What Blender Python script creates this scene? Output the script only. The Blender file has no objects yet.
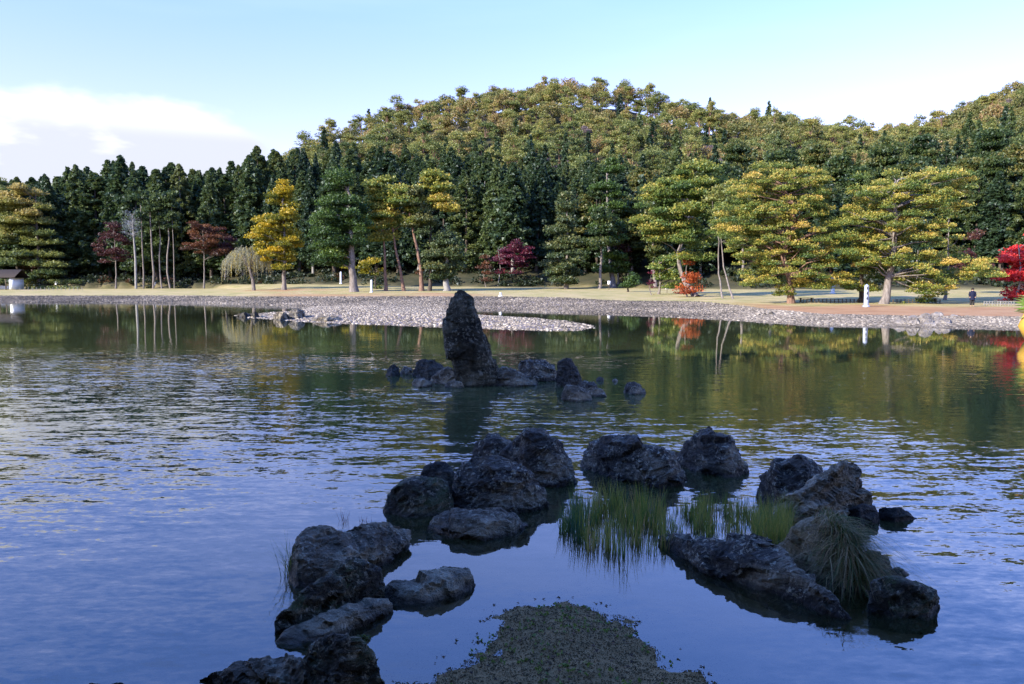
import bpy, bmesh, math, random
import numpy as np
from mathutils import Vector, noise as mnoise
sc = bpy.context.scene
C = sc.collection
R = math.radians
rng = np.random.default_rng(11)
random.seed(5)

# ------------------------------------------------------------------ camera
F, HOR, CH = 780.0, 285.0, 2.7
PITCH = math.atan((342 - HOR) / F)
cam_d = bpy.data.cameras.new('camera')
cam_d.sensor_width = 36; cam_d.lens = F / 1024 * 36
cam_d.clip_end = 4000; cam_d.clip_start = 0.1
cam = bpy.data.objects.new('camera', cam_d); C.objects.link(cam)
cam.location = (0, 0, CH); cam.rotation_euler = (math.pi/2 - PITCH, 0, 0)
sc.camera = cam

# ------------------------------------------------------------------ light
SUN_EL, SUN_H = R(27), (-0.80, -0.60)          # towards the sun
sun_az = math.atan2(SUN_H[0], SUN_H[1])          # from +Y, clockwise to +X
world = bpy.data.worlds.new('World'); sc.world = world; world.use_nodes = True
wt = world.node_tree; wt.nodes.clear()
def N(t, kind, **kw):
    n = t.nodes.new(kind)
    for k, v in kw.items():
        if k.startswith('i_'):
            n.inputs[k[2:].replace('_', ' ')].default_value = v
        elif k.startswith('n_'):
            n.inputs[int(k[2:])].default_value = v
        else: setattr(n, k, v)
    return n
def mth(t, op, a, b=None, c=None, clamp=False):
    n = t.nodes.new('ShaderNodeMath'); n.operation = op; n.use_clamp = clamp
    for i, x in enumerate((a, b, c)):
        if x is None: continue
        if isinstance(x, (int, float)): n.inputs[i].default_value = x
        else: t.links.new(x, n.inputs[i])
    return n.outputs[0]
def mixc(t, f, a, b, bt='MIX'):
    n = t.nodes.new('ShaderNodeMix'); n.data_type = 'RGBA'; n.blend_type = bt
    for i, x in ((0, f), (6, a), (7, b)):
        if isinstance(x, (int, float)): n.inputs[i].default_value = x
        elif isinstance(x, tuple): n.inputs[i].default_value = (*x, 1)
        else: t.links.new(x, n.inputs[i])
    return n.outputs[2]
def sstep(t, x, a, b):
    n = t.nodes.new('ShaderNodeMapRange'); n.interpolation_type = 'SMOOTHSTEP'
    t.links.new(x, n.inputs[0]); n.inputs[1].default_value = a; n.inputs[2].default_value = b
    return n.outputs[0]
sky = N(wt, 'ShaderNodeTexSky', sky_type='NISHITA', sun_disc=False, sun_elevation=SUN_EL,
        sun_rotation=sun_az, air_density=1.0, dust_density=0.6, ozone_density=2.0, altitude=50)
tc = N(wt, 'ShaderNodeTexCoord')
sep = N(wt, 'ShaderNodeSeparateXYZ'); wt.links.new(tc.outputs['Generated'], sep.inputs[0])
az = mth(wt, 'ARCTAN2', sep.outputs[0], sep.outputs[1])           # 0 ahead, negative left
el = mth(wt, 'ARCSINE', sep.outputs[2])
def cloud_noise(sx, sz, scale, detail=7, off=0.0):
    cb = N(wt, 'ShaderNodeCombineXYZ')
    wt.links.new(mth(wt, 'MULTIPLY', az, sx), cb.inputs[0]); wt.links.new(mth(wt, 'MULTIPLY', el, sz), cb.inputs[1])
    cb.inputs[2].default_value = off
    n = N(wt, 'ShaderNodeTexNoise', i_Scale=scale, i_Detail=detail, i_Roughness=0.5)
    wt.links.new(cb.outputs[0], n.inputs['Vector']); return n.outputs[0]
cn = cloud_noise(1.0, 2.2, 5.0, 8, 3.1)
# bank of cloud low over the left of the view: top edge slopes down to the right
top = mth(wt, 'SUBTRACT', 0.214, mth(wt, 'MULTIPLY', mth(wt, 'POWER', mth(wt, 'MAXIMUM', mth(wt, 'ADD', az, 0.44), 0.0), 2.0), 2.2))
edge = mth(wt, 'ADD', mth(wt, 'SUBTRACT', top, el), mth(wt, 'MULTIPLY', mth(wt, 'SUBTRACT', cn, 0.5), 0.13))
cmask = mth(wt, 'MULTIPLY', sstep(wt, edge, -0.008, 0.022), mth(wt, 'SUBTRACT', 1.0, sstep(wt, az, -0.33, -0.24)))
cg = cloud_noise(1.0, 3.0, 4.0, 5, 9.4)
low = mth(wt, 'MULTIPLY', sstep(wt, cg, 0.46, 0.56), mth(wt, 'SUBTRACT', 1.0, sstep(wt, el, 0.165, 0.205)))
ccol = mixc(wt, mth(wt, 'MULTIPLY', low, 0.75), (3.25, 3.25, 3.3), (1.5, 1.62, 2.05))
# thin high haze streaks
thin = mth(wt, 'MULTIPLY', sstep(wt, cloud_noise(0.8, 5.0, 2.5, 4, 1.7), 0.45, 0.8), 0.10)
tint = mixc(wt, 1.0, sky.outputs[0], mixc(wt, sstep(wt, el, 0.12, 0.62), (.87, .67, .86), (.62, .90, 1.66)), 'MULTIPLY')
c1 = mixc(wt, thin, tint, (2.8, 3.1, 3.5))
c2 = mixc(wt, cmask, c1, ccol)
bg = N(wt, 'ShaderNodeBackground', i_Strength=0.15)
wt.links.new(c2, bg.inputs[0])
wo = N(wt, 'ShaderNodeOutputWorld'); wt.links.new(bg.outputs[0], wo.inputs[0])

sl = bpy.data.lights.new('sun', 'SUN'); sl.energy = 3.9; sl.angle = R(0.5); sl.color = (1, 0.90, 0.74)
so = bpy.data.objects.new('sun', sl); C.objects.link(so)
sv = Vector((SUN_H[0]*math.cos(SUN_EL), SUN_H[1]*math.cos(SUN_EL), math.sin(SUN_EL))).normalized()
so.rotation_euler = sv.to_track_quat('Z', 'Y').to_euler(); so.location = sv*200
sc.view_settings.view_transform = 'Standard'; sc.view_settings.look = 'None'
sc.view_settings.exposure = 1.55; sc.view_settings.gamma = 1
sc.render.engine = 'CYCLES'
sc.cycles.max_bounces = 6; sc.cycles.transparent_max_bounces = 8
sc.cycles.caustics_reflective = False; sc.cycles.caustics_refractive = False
sc.cycles.sample_clamp_indirect = 4
sc.cycles.use_denoising = True

# ------------------------------------------------------------------ placing helpers
cp, sp = math.cos(PITCH), math.sin(PITCH)
def G(u, v, z=0.0):
    """point where the sight line through photo position (u, v) meets height z"""
    dx, dy, dz = (u-512), F*cp + (342-v)*sp, -F*sp + (342-v)*cp
    t = (z - CH)/dz
    return np.array((dx*t, dy*t, z))
def P(u, v, Y):
    dx, dy, dz = (u-512), F*cp + (342-v)*sp, -F*sp + (342-v)*cp
    t = Y/dy
    return np.array((dx*t, Y, CH + dz*t))
def toV(x, y, z):
    yc = (z-CH)*cp + y*sp; d = y*cp - (z-CH)*sp
    return 512 + F*x/d, 342 - F*yc/d
def ss(x, a, b):
    t = np.clip((x-a)/(b-a), 0, 1); return t*t*(3-2*t)

# ------------------------------------------------------------------ mesh building
class MB:
    def __init__(s): s.V=[]; s.L=[]; s.T=[]; s.M=[]; s.A=[]; s.n=0
    def add(s, V, Fc, mat=0, tint=0.5):
        V = np.asarray(V, float).reshape(-1, 3); Fc = np.asarray(Fc, int)
        s.V.append(V); s.L.append((Fc+s.n).ravel()); k = len(Fc)
        s.T.append(np.full(k, Fc.shape[1])); s.M.append(np.full(k, mat))
        s.A.append(np.broadcast_to(np.asarray(tint, float), (k,)).copy()); s.n += len(V)
    def merge(s, o, M=None, sc_=1.0, off=(0,0,0), rz=0.0, tshift=0.0):
        c, q = math.cos(rz), math.sin(rz)
        for V, L, T, m, A in zip(o.V, [x for x in o.L], o.T, o.M, o.A): pass
        V = np.vstack(o.V)*sc_; V = np.c_[V[:,0]*c-V[:,1]*q, V[:,0]*q+V[:,1]*c, V[:,2]] + np.array(off)
        s.V.append(V); s.L.append(np.concatenate(o.L)+s.n); s.T += o.T; s.M += o.M
        s.A += [a+tshift for a in o.A]; s.n += len(V)
    def mesh(s, name, mats, smooth=False):
        me = bpy.data.meshes.new(name)
        V = np.vstack(s.V); L = np.concatenate(s.L); T = np.concatenate(s.T)
        me.vertices.add(len(V)); me.vertices.foreach_set('co', V.ravel())
        me.loops.add(len(L)); me.loops.foreach_set('vertex_index', L)
        me.polygons.add(len(T)); me.polygons.foreach_set('loop_start', np.r_[0, np.cumsum(T)[:-1]])
        me.polygons.foreach_set('loop_total', T)
        me.polygons.foreach_set('material_index', np.concatenate(s.M))
        if smooth: me.polygons.foreach_set('use_smooth', np.ones(len(T), bool))
        a = me.attributes.new('tint', 'FLOAT', 'FACE'); a.data.foreach_set('value', np.concatenate(s.A))
        for m in mats: me.materials.append(m)
        me.update(calc_edges=True); return me
    def build(s, name, mats, parent=None, smooth=False):
        if not isinstance(mats, (list, tuple)): mats = [mats]
        return link(name, s.mesh(name, mats, smooth), parent)
def link(name, me, parent=None):
    o = bpy.data.objects.new(name, me); C.objects.link(o)
    if parent: o.parent = parent
    return o
def tag(o, label=None, cat=None, group=None, kind=None):
    if label: o['label'] = label
    if cat: o['category'] = cat
    if group: o['group'] = group
    if kind: o['kind'] = kind
    return o
def empty(name, loc, label=None, cat=None, group=None, rz=0):
    o = bpy.data.objects.new(name, None); C.objects.link(o); o.location = tuple(loc); o.rotation_euler = (0,0,rz)
    o.empty_display_size = 0.2
    return tag(o, label, cat, group)
def copy_tree(o, parent=None):
    c = o.copy(); C.objects.link(c)
    if parent: c.parent = parent
    for ch in list(o.children): copy_tree(ch, c)
    return c

def tube(mb, pts, rad, k=7, mat=0, tint=0.5, cap=True):
    pts = np.asarray(pts, float); n = len(pts); rad = np.broadcast_to(np.asarray(rad, float), (n,))
    V = []
    tan = np.gradient(pts, axis=0); tan /= np.linalg.norm(tan, axis=1)[:, None] + 1e-9
    for i in range(n):
        t = tan[i]; a = np.cross(t, (0.31, 0.95, 0.05) if abs(t[2]) > 0.7 else (0,0,1)); a /= np.linalg.norm(a); b = np.cross(t, a)
        th = np.arange(k)*2*math.pi/k
        V.append(pts[i] + rad[i]*(np.cos(th)[:,None]*a + np.sin(th)[:,None]*b))
    V = np.vstack(V); i = np.arange(n-1)[:,None]*k; j = np.arange(k)[None]; j2 = (j+1) % k
    Fq = np.stack([i+j, i+j2, i+k+j2, i+k+j], -1).reshape(-1, 4)
    mb.add(V, Fq, mat, tint)
    if cap: mb.add(np.vstack([V[-k:], pts[-1:]]), [(a, (a+1) % k, k) for a in range(k)], mat, tint)
def box(mb, c, s, mat=0, rz=0, tint=0.5):
    x, y, z = np.array(s)/2
    V = np.array([(-x,-y,-z),(x,-y,-z),(x,y,-z),(-x,y,-z),(-x,-y,z),(x,-y,z),(x,y,z),(-x,y,z)])
    q, r = math.cos(rz), math.sin(rz); V = np.c_[V[:,0]*q-V[:,1]*r, V[:,0]*r+V[:,1]*q, V[:,2]] + np.array(c)
    mb.add(V, [(0,3,2,1),(4,5,6,7),(0,1,5,4),(1,2,6,5),(2,3,7,6),(3,0,4,7)], mat, tint)
def unit(n):
    d = rng.normal(size=(n, 3)); return d/np.linalg.norm(d, axis=1)[:, None]
def leaves(mb, c, size, up=0.6, mat=0, tint=0.5, asp=0.55, droop=None):
    """one small leaf spray (a triangle) at each centre"""
    n = len(c); nr = unit(n) + np.array((0, 0, up)); nr /= np.linalg.norm(nr, axis=1)[:, None]
    a = np.cross(nr, unit(n)); a /= np.linalg.norm(a, axis=1)[:, None] + 1e-9
    if droop is not None: a = a + droop; a /= np.linalg.norm(a, axis=1)[:, None]
    b = np.cross(nr, a); b /= np.linalg.norm(b, axis=1)[:, None] + 1e-9
    s = size*rng.uniform(0.65, 1.35, n)[:, None]
    V = np.stack([c - a*s*0.55 + b*s*asp, c - a*s*0.55 - b*s*asp, c + a*s*0.75], 1).reshape(-1, 3)
    mb.add(V, np.arange(3*n).reshape(-1, 3), mat, tint)

# ------------------------------------------------------------------ materials
def newmat(name):
    m = bpy.data.materials.new(name); m.use_nodes = True; t = m.node_tree
    b = t.nodes['Principled BSDF']; b.inputs['Roughness'].default_value = 0.85
    b.inputs['Specular IOR Level'].default_value = 0.25
    return m, t, b
def attr(t, name='tint'):
    n = t.nodes.new('ShaderNodeAttribute'); n.attribute_name = name; return n
def ramp(t, f, stops):
    n = t.nodes.new('ShaderNodeValToRGB'); cr = n.color_ramp
    while len(cr.elements) < len(stops): cr.elements.new(0.5)
    for e, (p, c) in zip(cr.elements, stops): e.position = p; e.color = (*c, 1)
    t.links.new(f, n.inputs[0]); return n.outputs[0]
def noi(t, scale, detail=4, rough=0.5, coord='Object', vec=None):
    n = N(t, 'ShaderNodeTexNoise', i_Scale=scale, i_Detail=detail, i_Roughness=rough)
    if vec is None:
        vec = N(t, 'ShaderNodeTexCoord').outputs[coord]
    t.links.new(vec, n.inputs['Vector']); return n
def foliage(name, stops, objvar=0.0, trans=0.42):
    m = bpy.data.materials.new(name); m.use_nodes = True; t = m.node_tree; t.nodes.clear()
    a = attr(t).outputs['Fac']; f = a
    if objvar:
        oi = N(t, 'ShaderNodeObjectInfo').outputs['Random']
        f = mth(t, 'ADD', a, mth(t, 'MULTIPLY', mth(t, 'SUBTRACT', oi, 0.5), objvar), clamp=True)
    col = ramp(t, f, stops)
    d = N(t, 'ShaderNodeBsdfDiffuse'); tr = N(t, 'ShaderNodeBsdfTranslucent')
    t.links.new(col, d.inputs[0]); t.links.new(col, tr.inputs[0])
    mx = N(t, 'ShaderNodeMixShader', n_0=trans); t.links.new(d.outputs[0], mx.inputs[1]); t.links.new(tr.outputs[0], mx.inputs[2])
    gl = N(t, 'ShaderNodeBsdfGlossy', i_Roughness=0.5); gl.inputs[0].default_value = (0.8, 0.9, 1, 1)
    m2 = N(t, 'ShaderNodeMixShader', n_0=0.025); t.links.new(mx.outputs[0], m2.inputs[1]); t.links.new(gl.outputs[0], m2.inputs[2])
    o = N(t, 'ShaderNodeOutputMaterial'); t.links.new(m2.outputs[0], o.inputs[0]); return m
M = {}
M['cedar'] = foliage('cedar foliage', [(0, (.018,.038,.018)), (.5, (.040,.072,.026)), (1, (.10,.135,.036))], 0.8)
M['pine'] = foliage('pine foliage', [(0, (.028,.060,.020)), (.45, (.075,.115,.026)), (.75, (.20,.185,.040)), (1, (.36,.23,.055))], 0.25)
M['bigpine'] = foliage('pond pine foliage', [(0, (.040,.090,.024)), (.45, (.13,.19,.036)), (.75, (.36,.34,.060)), (1, (.58,.40,.085))], 0)
M['duskpine'] = foliage('grey green pine foliage', [(0, (.035,.062,.028)), (.6, (.085,.12,.042)), (1, (.24,.22,.07))], 0.1)
M['hillpine'] = foliage('hill pine foliage', [(0, (.055,.095,.032)), (.4, (.15,.18,.045)), (.75, (.26,.27,.065)), (1, (.38,.30,.09))], 0.5)
M['gold'] = foliage('golden foliage', [(0, (.07,.10,.014)), (.45, (.27,.24,.018)), (.75, (.48,.34,.018)), (1, (.62,.40,.02))], 0)
M['green'] = foliage('leafy green foliage', [(0, (.026,.058,.014)), (.6, (.080,.14,.024)), (1, (.18,.23,.04))], 0.1)
M['maroon'] = foliage('dark red foliage', [(0, (.035,.014,.014)), (.6, (.075,.020,.022)), (1, (.12,.055,.025))], 0)  # leaf colour darkened to stand in for shade over the left wood
M['rust'] = foliage('rusty foliage', [(0, (.045,.032,.015)), (.5, (.115,.045,.025)), (1, (.20,.085,.03))], 0)  # darkened likewise, shade on the maples put into the colour
M['crimson'] = foliage('crimson foliage', [(0, (.22,.010,.018)), (.5, (.55,.02,.03)), (1, (.80,.08,.06))], 0)
M['magenta'] = foliage('magenta foliage', [(0, (.05,.012,.022)), (.6, (.13,.018,.042)), (1, (.20,.04,.05))], 0)  # dulled and darkened in place of shade on the maple
M['orange'] = foliage('orange red foliage', [(0, (.17,.035,.012)), (.5, (.36,.07,.02)), (1, (.52,.15,.03))], 0)
M['weep'] = foliage('grey weeping foliage', [(0, (.20,.20,.13)), (.6, (.33,.32,.22)), (.85, (.40,.33,.10)), (1, (.45,.34,.03))], 0)
M['grass'] = foliage('pond grass', [(0, (.05,.13,.08)), (.4, (.17,.24,.035)), (.8, (.42,.38,.07)), (1, (.55,.36,.13))], 0)
M['drygrass'] = foliage('dry draping grass', [(0, (.06,.12,.015)), (.4, (.15,.15,.03)), (.75, (.32,.21,.08)), (1, (.55,.42,.21))], 0)
M['shrub'] = foliage('undergrowth leaves', [(0, (.012,.022,.010)), (.6, (.035,.05,.018)), (.85, (.07,.06,.02)), (1, (.12,.05,.025))], 0.2)
M['moss'] = foliage('moss', [(0, (.03,.045,.008)), (1, (.11,.13,.015))], 0)
M['twig'] = foliage('red twigs', [(0, (.05,.03,.03)), (1, (.22,.07,.06))], 0)

def bark(name, c1, c2, sx=3.0):
    m, t, b = newmat(name); co = N(t, 'ShaderNodeTexCoord'); mp = N(t, 'ShaderNodeMapping')
    mp.inputs['Scale'].default_value = (sx, sx, sx*0.25); t.links.new(co.outputs['Object'], mp.inputs[0])
    n = noi(t, 1.5, 6, 0.65, vec=mp.outputs[0])
    t.links.new(ramp(t, n.outputs[0], [(0.35, c1), (0.65, c2)]), b.inputs['Base Color'])
    bu = N(t, 'ShaderNodeBump', i_Strength=0.6, i_Distance=0.05); t.links.new(n.outputs[0], bu.inputs['Height']); t.links.new(bu.outputs[0], b.inputs['Normal'])
    return m
M['barkgrey'] = bark('grey bark', (.10,.085,.075), (.24,.21,.19))
M['barkred'] = bark('red pine bark', (.11,.065,.048), (.25,.155,.115))
M['barkdark'] = bark('dark bark', (.035,.028,.022), (.10,.08,.065))
M['barkpale'] = bark('pale bark', (.15,.145,.14), (.30,.29,.27))

# ground
def ground_mat():
    m, t, b = newmat('ground'); z = attr(t, 'zone'); s = N(t, 'ShaderNodeSeparateColor'); t.links.new(z.outputs['Color'], s.inputs[0])
    co = N(t, 'ShaderNodeTexCoord').outputs['Object']
    nb = noi(t, 0.35, 6, 0.6, vec=co).outputs[0]; nf = noi(t, 9.0, 5, 0.7, vec=co).outputs[0]
    forest = ramp(t, nb, [(0.3, (.022,.026,.012)), (0.7, (.055,.050,.024))])
    lawn = mixc(t, nf, ramp(t, nb, [(0.36, (.19,.19,.05)), (0.48, (.36,.30,.12)), (0.6, (.48,.36,.20))]), (.30,.26,.11))
    v = N(t, 'ShaderNodeTexVoronoi', i_Scale=3.2); t.links.new(co, v.inputs[0])
    grav = mixc(t, nb, ramp(t, v.outputs['Color'], [(0, (.07,.055,.055)), (0.5, (.19,.16,.15)), (1, (.36,.31,.28))]), (.18,.15,.14))
    litter = mixc(t, nf, ramp(t, nb, [(0.3, (.27,.13,.055)), (0.5, (.42,.24,.115)), (0.7, (.46,.31,.17))]), (.25,.14,.07))
    bed = mixc(t, noi(t, 60, 4, 0.7, vec=co).outputs[0], mixc(t, nf, (.085,.062,.022), (.19,.135,.055)), (.30,.20,.09))
    c = mixc(t, s.outputs[1], forest, lawn); c = mixc(t, s.outputs[2], c, litter); c = mixc(t, s.outputs[0], c, grav)
    c = mixc(t, z.outputs['Alpha'], bed, c)
    t.links.new(c, b.inputs['Base Color']); b.inputs['Roughness'].default_value = 0.95
    bu = N(t, 'ShaderNodeBump', i_Strength=0.7, i_Distance=0.05); t.links.new(nf, bu.inputs['Height']); t.links.new(bu.outputs[0], b.inputs['Normal'])
    return m
M['ground'] = ground_mat()

def water_mat():
    m = bpy.data.materials.new('pond water'); m.use_nodes = True; t = m.node_tree; t.nodes.clear()
    co = N(t, 'ShaderNodeTexCoord').outputs['Object']; s = N(t, 'ShaderNodeSeparateXYZ'); t.links.new(co, s.inputs[0])
    dep = attr(t, 'depth').outputs['Fac']; calm = attr(t, 'calm').outputs['Fac']
    def layer(sx, sy, detail, off, rz=0.0):
        mp = N(t, 'ShaderNodeMapping'); mp.inputs['Scale'].default_value = (sx, sy, 1); mp.inputs['Location'].default_value = (off, off*1.7, off)
        mp.inputs['Rotation'].default_value = (0, 0, rz)
        t.links.new(co, mp.inputs[0])
        n = N(t, 'ShaderNodeTexNoise', i_Scale=1.0, i_Detail=detail, i_Roughness=0.5, i_Distortion=0.35)
        t.links.new(mp.outputs[0], n.inputs['Vector'])
        v = N(t, 'ShaderNodeVectorMath', operation='SUBTRACT'); v.inputs[1].default_value = (.5,.5,.5)
        t.links.new(n.outputs['Color'], v.inputs[0]); return v.outputs[0]
    def scale(v, f):
        n = N(t, 'ShaderNodeVectorMath', operation='SCALE'); t.links.new(v, n.inputs[0])
        if isinstance(f, float): n.inputs['Scale'].default_value = f
        else: t.links.new(f, n.inputs['Scale'])
        return n.outputs[0]
    def add(a, b):
        n = N(t, 'ShaderNodeVectorMath', operation='ADD'); t.links.new(a, n.inputs[0]); t.links.new(b, n.inputs[1]); return n.outputs[0]
    patch = noi(t, 0.10, 3, 0.5, vec=co).outputs[0]
    amp = mth(t, 'MULTIPLY', calm, mth(t, 'ADD', 0.35, mth(t, 'MULTIPLY', sstep(t, patch, 0.35, 0.65), 0.9)))
    small = layer(8.5, 19.0, 2, 3.0, 0.10); big = layer(1.5, 6.0, 1, 11.0, -0.05); tiny = layer(16.0, 40.0, 1, 5.0)
    sl_ = add(add(scale(small, 0.34), scale(big, 0.32)), scale(tiny, 0.10))
    sl_ = scale(sl_, amp)
    fl = N(t, 'ShaderNodeVectorMath', operation='MULTIPLY'); fl.inputs[1].default_value = (0.45, 1.0, 0.0); t.links.new(sl_, fl.inputs[0])
    ad = N(t, 'ShaderNodeVectorMath', operation='ADD'); ad.inputs[1].default_value = (0, 0, 1); t.links.new(fl.outputs[0], ad.inputs[0])
    nm = N(t, 'ShaderNodeVectorMath', operation='NORMALIZE'); t.links.new(ad.outputs[0], nm.inputs[0]); nrm = nm.outputs[0]
    murk = N(t, 'ShaderNodeBsdfDiffuse'); murk.inputs[0].default_value = (.058, .072, .028, 1)
    near = N(t, 'ShaderNodeBsdfTransparent')
    t.links.new(mixc(t, sstep(t, dep, 0.0, 0.35), (1.0,1.0,1.0), (.82,.82,.72)), near.inputs[0])
    mx = N(t, 'ShaderNodeMixShader'); t.links.new(mth(t, 'SUBTRACT', 1.0, mth(t, 'POWER', 2.718, mth(t, 'MULTIPLY', dep, -1.8))), mx.inputs[0])
    t.links.new(near.outputs[0], mx.inputs[1]); t.links.new(murk.outputs[0], mx.inputs[2])
    gl = N(t, 'ShaderNodeBsdfGlossy', i_Roughness=0.03); gl.inputs[0].default_value = (1, 1, 1, 1); t.links.new(nrm, gl.inputs['Normal'])
    fr = N(t, 'ShaderNodeFresnel', i_IOR=1.9); t.links.new(nrm, fr.inputs['Normal'])
    out = N(t, 'ShaderNodeMixShader'); t.links.new(fr.outputs[0], out.inputs[0]); t.links.new(mx.outputs[0], out.inputs[1]); t.links.new(gl.outputs[0], out.inputs[2])
    o = N(t, 'ShaderNodeOutputMaterial'); t.links.new(out.outputs[0], o.inputs[0]); return m
M['water'] = water_mat()

def rock_mat(name, dark, mid, light, moss=0.0, lichen=0.5, sc_=1.0, tilt=0.5, spec=0.35):
    m, t, b = newmat(name); co = N(t, 'ShaderNodeTexCoord').outputs['Object']
    mp = N(t, 'ShaderNodeMapping'); mp.inputs['Rotation'].default_value = (0.4, tilt, 0.3); mp.inputs['Scale'].default_value = (1.3*sc_, 1.3*sc_, 5.0*sc_); t.links.new(co, mp.inputs[0])
    a = noi(t, 1.6*sc_, 8, 0.62, vec=co).outputs[0]; st = noi(t, 1.5, 7, 0.6, vec=mp.outputs[0]).outputs[0]
    f = mth(t, 'ADD', mth(t, 'MULTIPLY', a, 0.55), mth(t, 'MULTIPLY', st, 0.45))
    col = ramp(t, f, [(0.38, dark), (0.51, mid), (0.66, light)])
    li = noi(t, 19*sc_, 5, 0.75, vec=co).outputs[0]; lb = noi(t, 2.3*sc_, 3, 0.5, vec=co).outputs[0]
    lm = mth(t, 'MULTIPLY', sstep(t, li, 0.53, 0.58), mth(t, 'MULTIPLY', sstep(t, lb, 0.36, 0.56), lichen))
    col = mixc(t, lm, col, mixc(t, lb, (.33,.31,.22), (.52,.47,.34)))
    ge = N(t, 'ShaderNodeNewGeometry'); sx = N(t, 'ShaderNodeSeparateXYZ'); t.links.new(ge.outputs['Normal'], sx.inputs[0])
    mo = mth(t, 'MULTIPLY', sstep(t, noi(t, 3.1*sc_, 6, 0.65, vec=co).outputs[0], 0.62-0.2*moss, 0.70-0.1*moss), mth(t, 'MULTIPLY', sstep(t, sx.outputs[2], 0.1, 0.7), min(1.0, moss*1.6)))
    col = mixc(t, mo, col, (.055,.065,.014))
    # wet band left by the water just above the pond level
    sp_ = N(t, 'ShaderNodeSeparateXYZ'); t.links.new(ge.outputs['Position'], sp_.inputs[0])
    zz = mth(t, 'ADD', sp_.outputs[2], mth(t, 'MULTIPLY', mth(t, 'SUBTRACT', lb, 0.5), 0.08))
    wet = mth(t, 'SUBTRACT', 1.0, sstep(t, zz, 0.02, 0.07))
    col = mixc(t, mth(t, 'MULTIPLY', wet, 0.7), col, (.010,.009,.008))
    t.links.new(col, b.inputs['Base Color'])
    t.links.new(mth(t, 'SUBTRACT', 0.72, mth(t, 'MULTIPLY', wet, 0.4)), b.inputs['Roughness'])
    b.inputs['Specular IOR Level'].default_value = spec
    h = mth(t, 'ADD', mth(t, 'MULTIPLY', st, 0.9), mth(t, 'ADD', mth(t, 'MULTIPLY', noi(t, 7*sc_, 9, 0.72, vec=co).outputs[0], 0.8), mth(t, 'MULTIPLY', lm, 0.08)))
    bu = N(t, 'ShaderNodeBump', i_Strength=1.0, i_Distance=0.10/sc_); t.links.new(h, bu.inputs['Height']); t.links.new(bu.outputs[0], b.inputs['Normal'])
    return m
M['slate'] = rock_mat('dark slate rock', (.018,.014,.010), (.062,.049,.033), (.40,.33,.22), 0.15, 1.0)
M['slatemoss'] = rock_mat('mossy slate rock', (.018,.015,.009), (.060,.051,.029), (.40,.35,.21), 1.0, 1.0)
M['slab'] = rock_mat('grey brown slab rock', (.040,.030,.018), (.145,.112,.068), (.48,.39,.25), 0.2, 0.7)
M['pale'] = rock_mat('pale lichened rock', (.070,.060,.040), (.26,.225,.150), (.58,.51,.36), 0.15, 0.9)
M['jag'] = rock_mat('jagged striped rock', (.050,.038,.022), (.27,.215,.135), (.66,.55,.37), 0.1, 0.8, 1.4, 0.9)
M['tan'] = rock_mat('tan rounded rock', (.11,.082,.040), (.27,.21,.105), (.42,.34,.19), 0.2, 0.4)
M['black'] = rock_mat('black wet rock', (.012,.011,.009), (.032,.029,.023), (.10,.088,.07), 0.3, 0.15, spec=.25)
M['stand'] = rock_mat('standing stone', (.018,.015,.009), (.062,.053,.033), (.28,.24,.15), 0.25, 0.5, 0.6, 1.3, .15)
M['shorerock'] = rock_mat('light brown shore rock', (.10,.085,.07), (.24,.21,.18), (.40,.36,.31), 0.0, 0.4, 0.6)  # light grey brown rock of the shore pile

def plain(name, c, rough=0.8, spec=0.25, var=0.15):
    m, t, b = newmat(name); n = noi(t, 6, 4, 0.6).outputs[0]
    t.links.new(mixc(t, n, tuple(x*(1-var) for x in c), tuple(min(1, x*(1+var)) for x in c)), b.inputs['Base Color'])
    b.inputs['Roughness'].default_value = rough; b.inputs['Specular IOR Level'].default_value = spec; return m
M['white'] = plain('weathered white paint', (.72,.74,.76))
M['bluewhite'] = plain('grey white stone', (.42,.48,.56))
M['ink'] = plain('black lettering paint', (.02,.02,.02))
M['wood'] = plain('weathered wood', (.09,.07,.05), var=0.4)
M['roof'] = plain('brown roof', (.035,.027,.022), var=0.3)
M['goldpaint'] = plain('gold paint', (.45,.27,.04), 0.5, 0.3)
M['greenpaint'] = plain('pale green paint', (.55,.68,.30), 0.5, 0.4)
M['redpaint'] = plain('vermilion paint', (.45,.06,.03), 0.5, 0.4)
M['navy'] = plain('navy cloth', (.006,.009,.03))
M['skin'] = plain('skin', (.45,.28,.20))
M['hair'] = plain('black hair', (.015,.012,.01))
def stone_mat(name, stops):
    m, t, b = newmat(name); t.links.new(ramp(t, attr(t).outputs['Fac'], stops), b.inputs['Base Color']); return m
M['cobble'] = stone_mat('shore cobbles', [(0, (.034,.029,.022)), (.45, (.165,.140,.108)), (.75, (.34,.29,.22)), (1, (.56,.50,.39))])
M['pebble'] = stone_mat('near pebbles', [(0, (.030,.023,.008)), (.6, (.085,.063,.022)), (.93, (.17,.13,.055)), (1, (.48,.42,.27))])
M['leafbit'] = stone_mat('fallen leaves', [(0, (.03,.02,.014)), (.6, (.09,.055,.035)), (1, (.18,.10,.06))])

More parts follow.
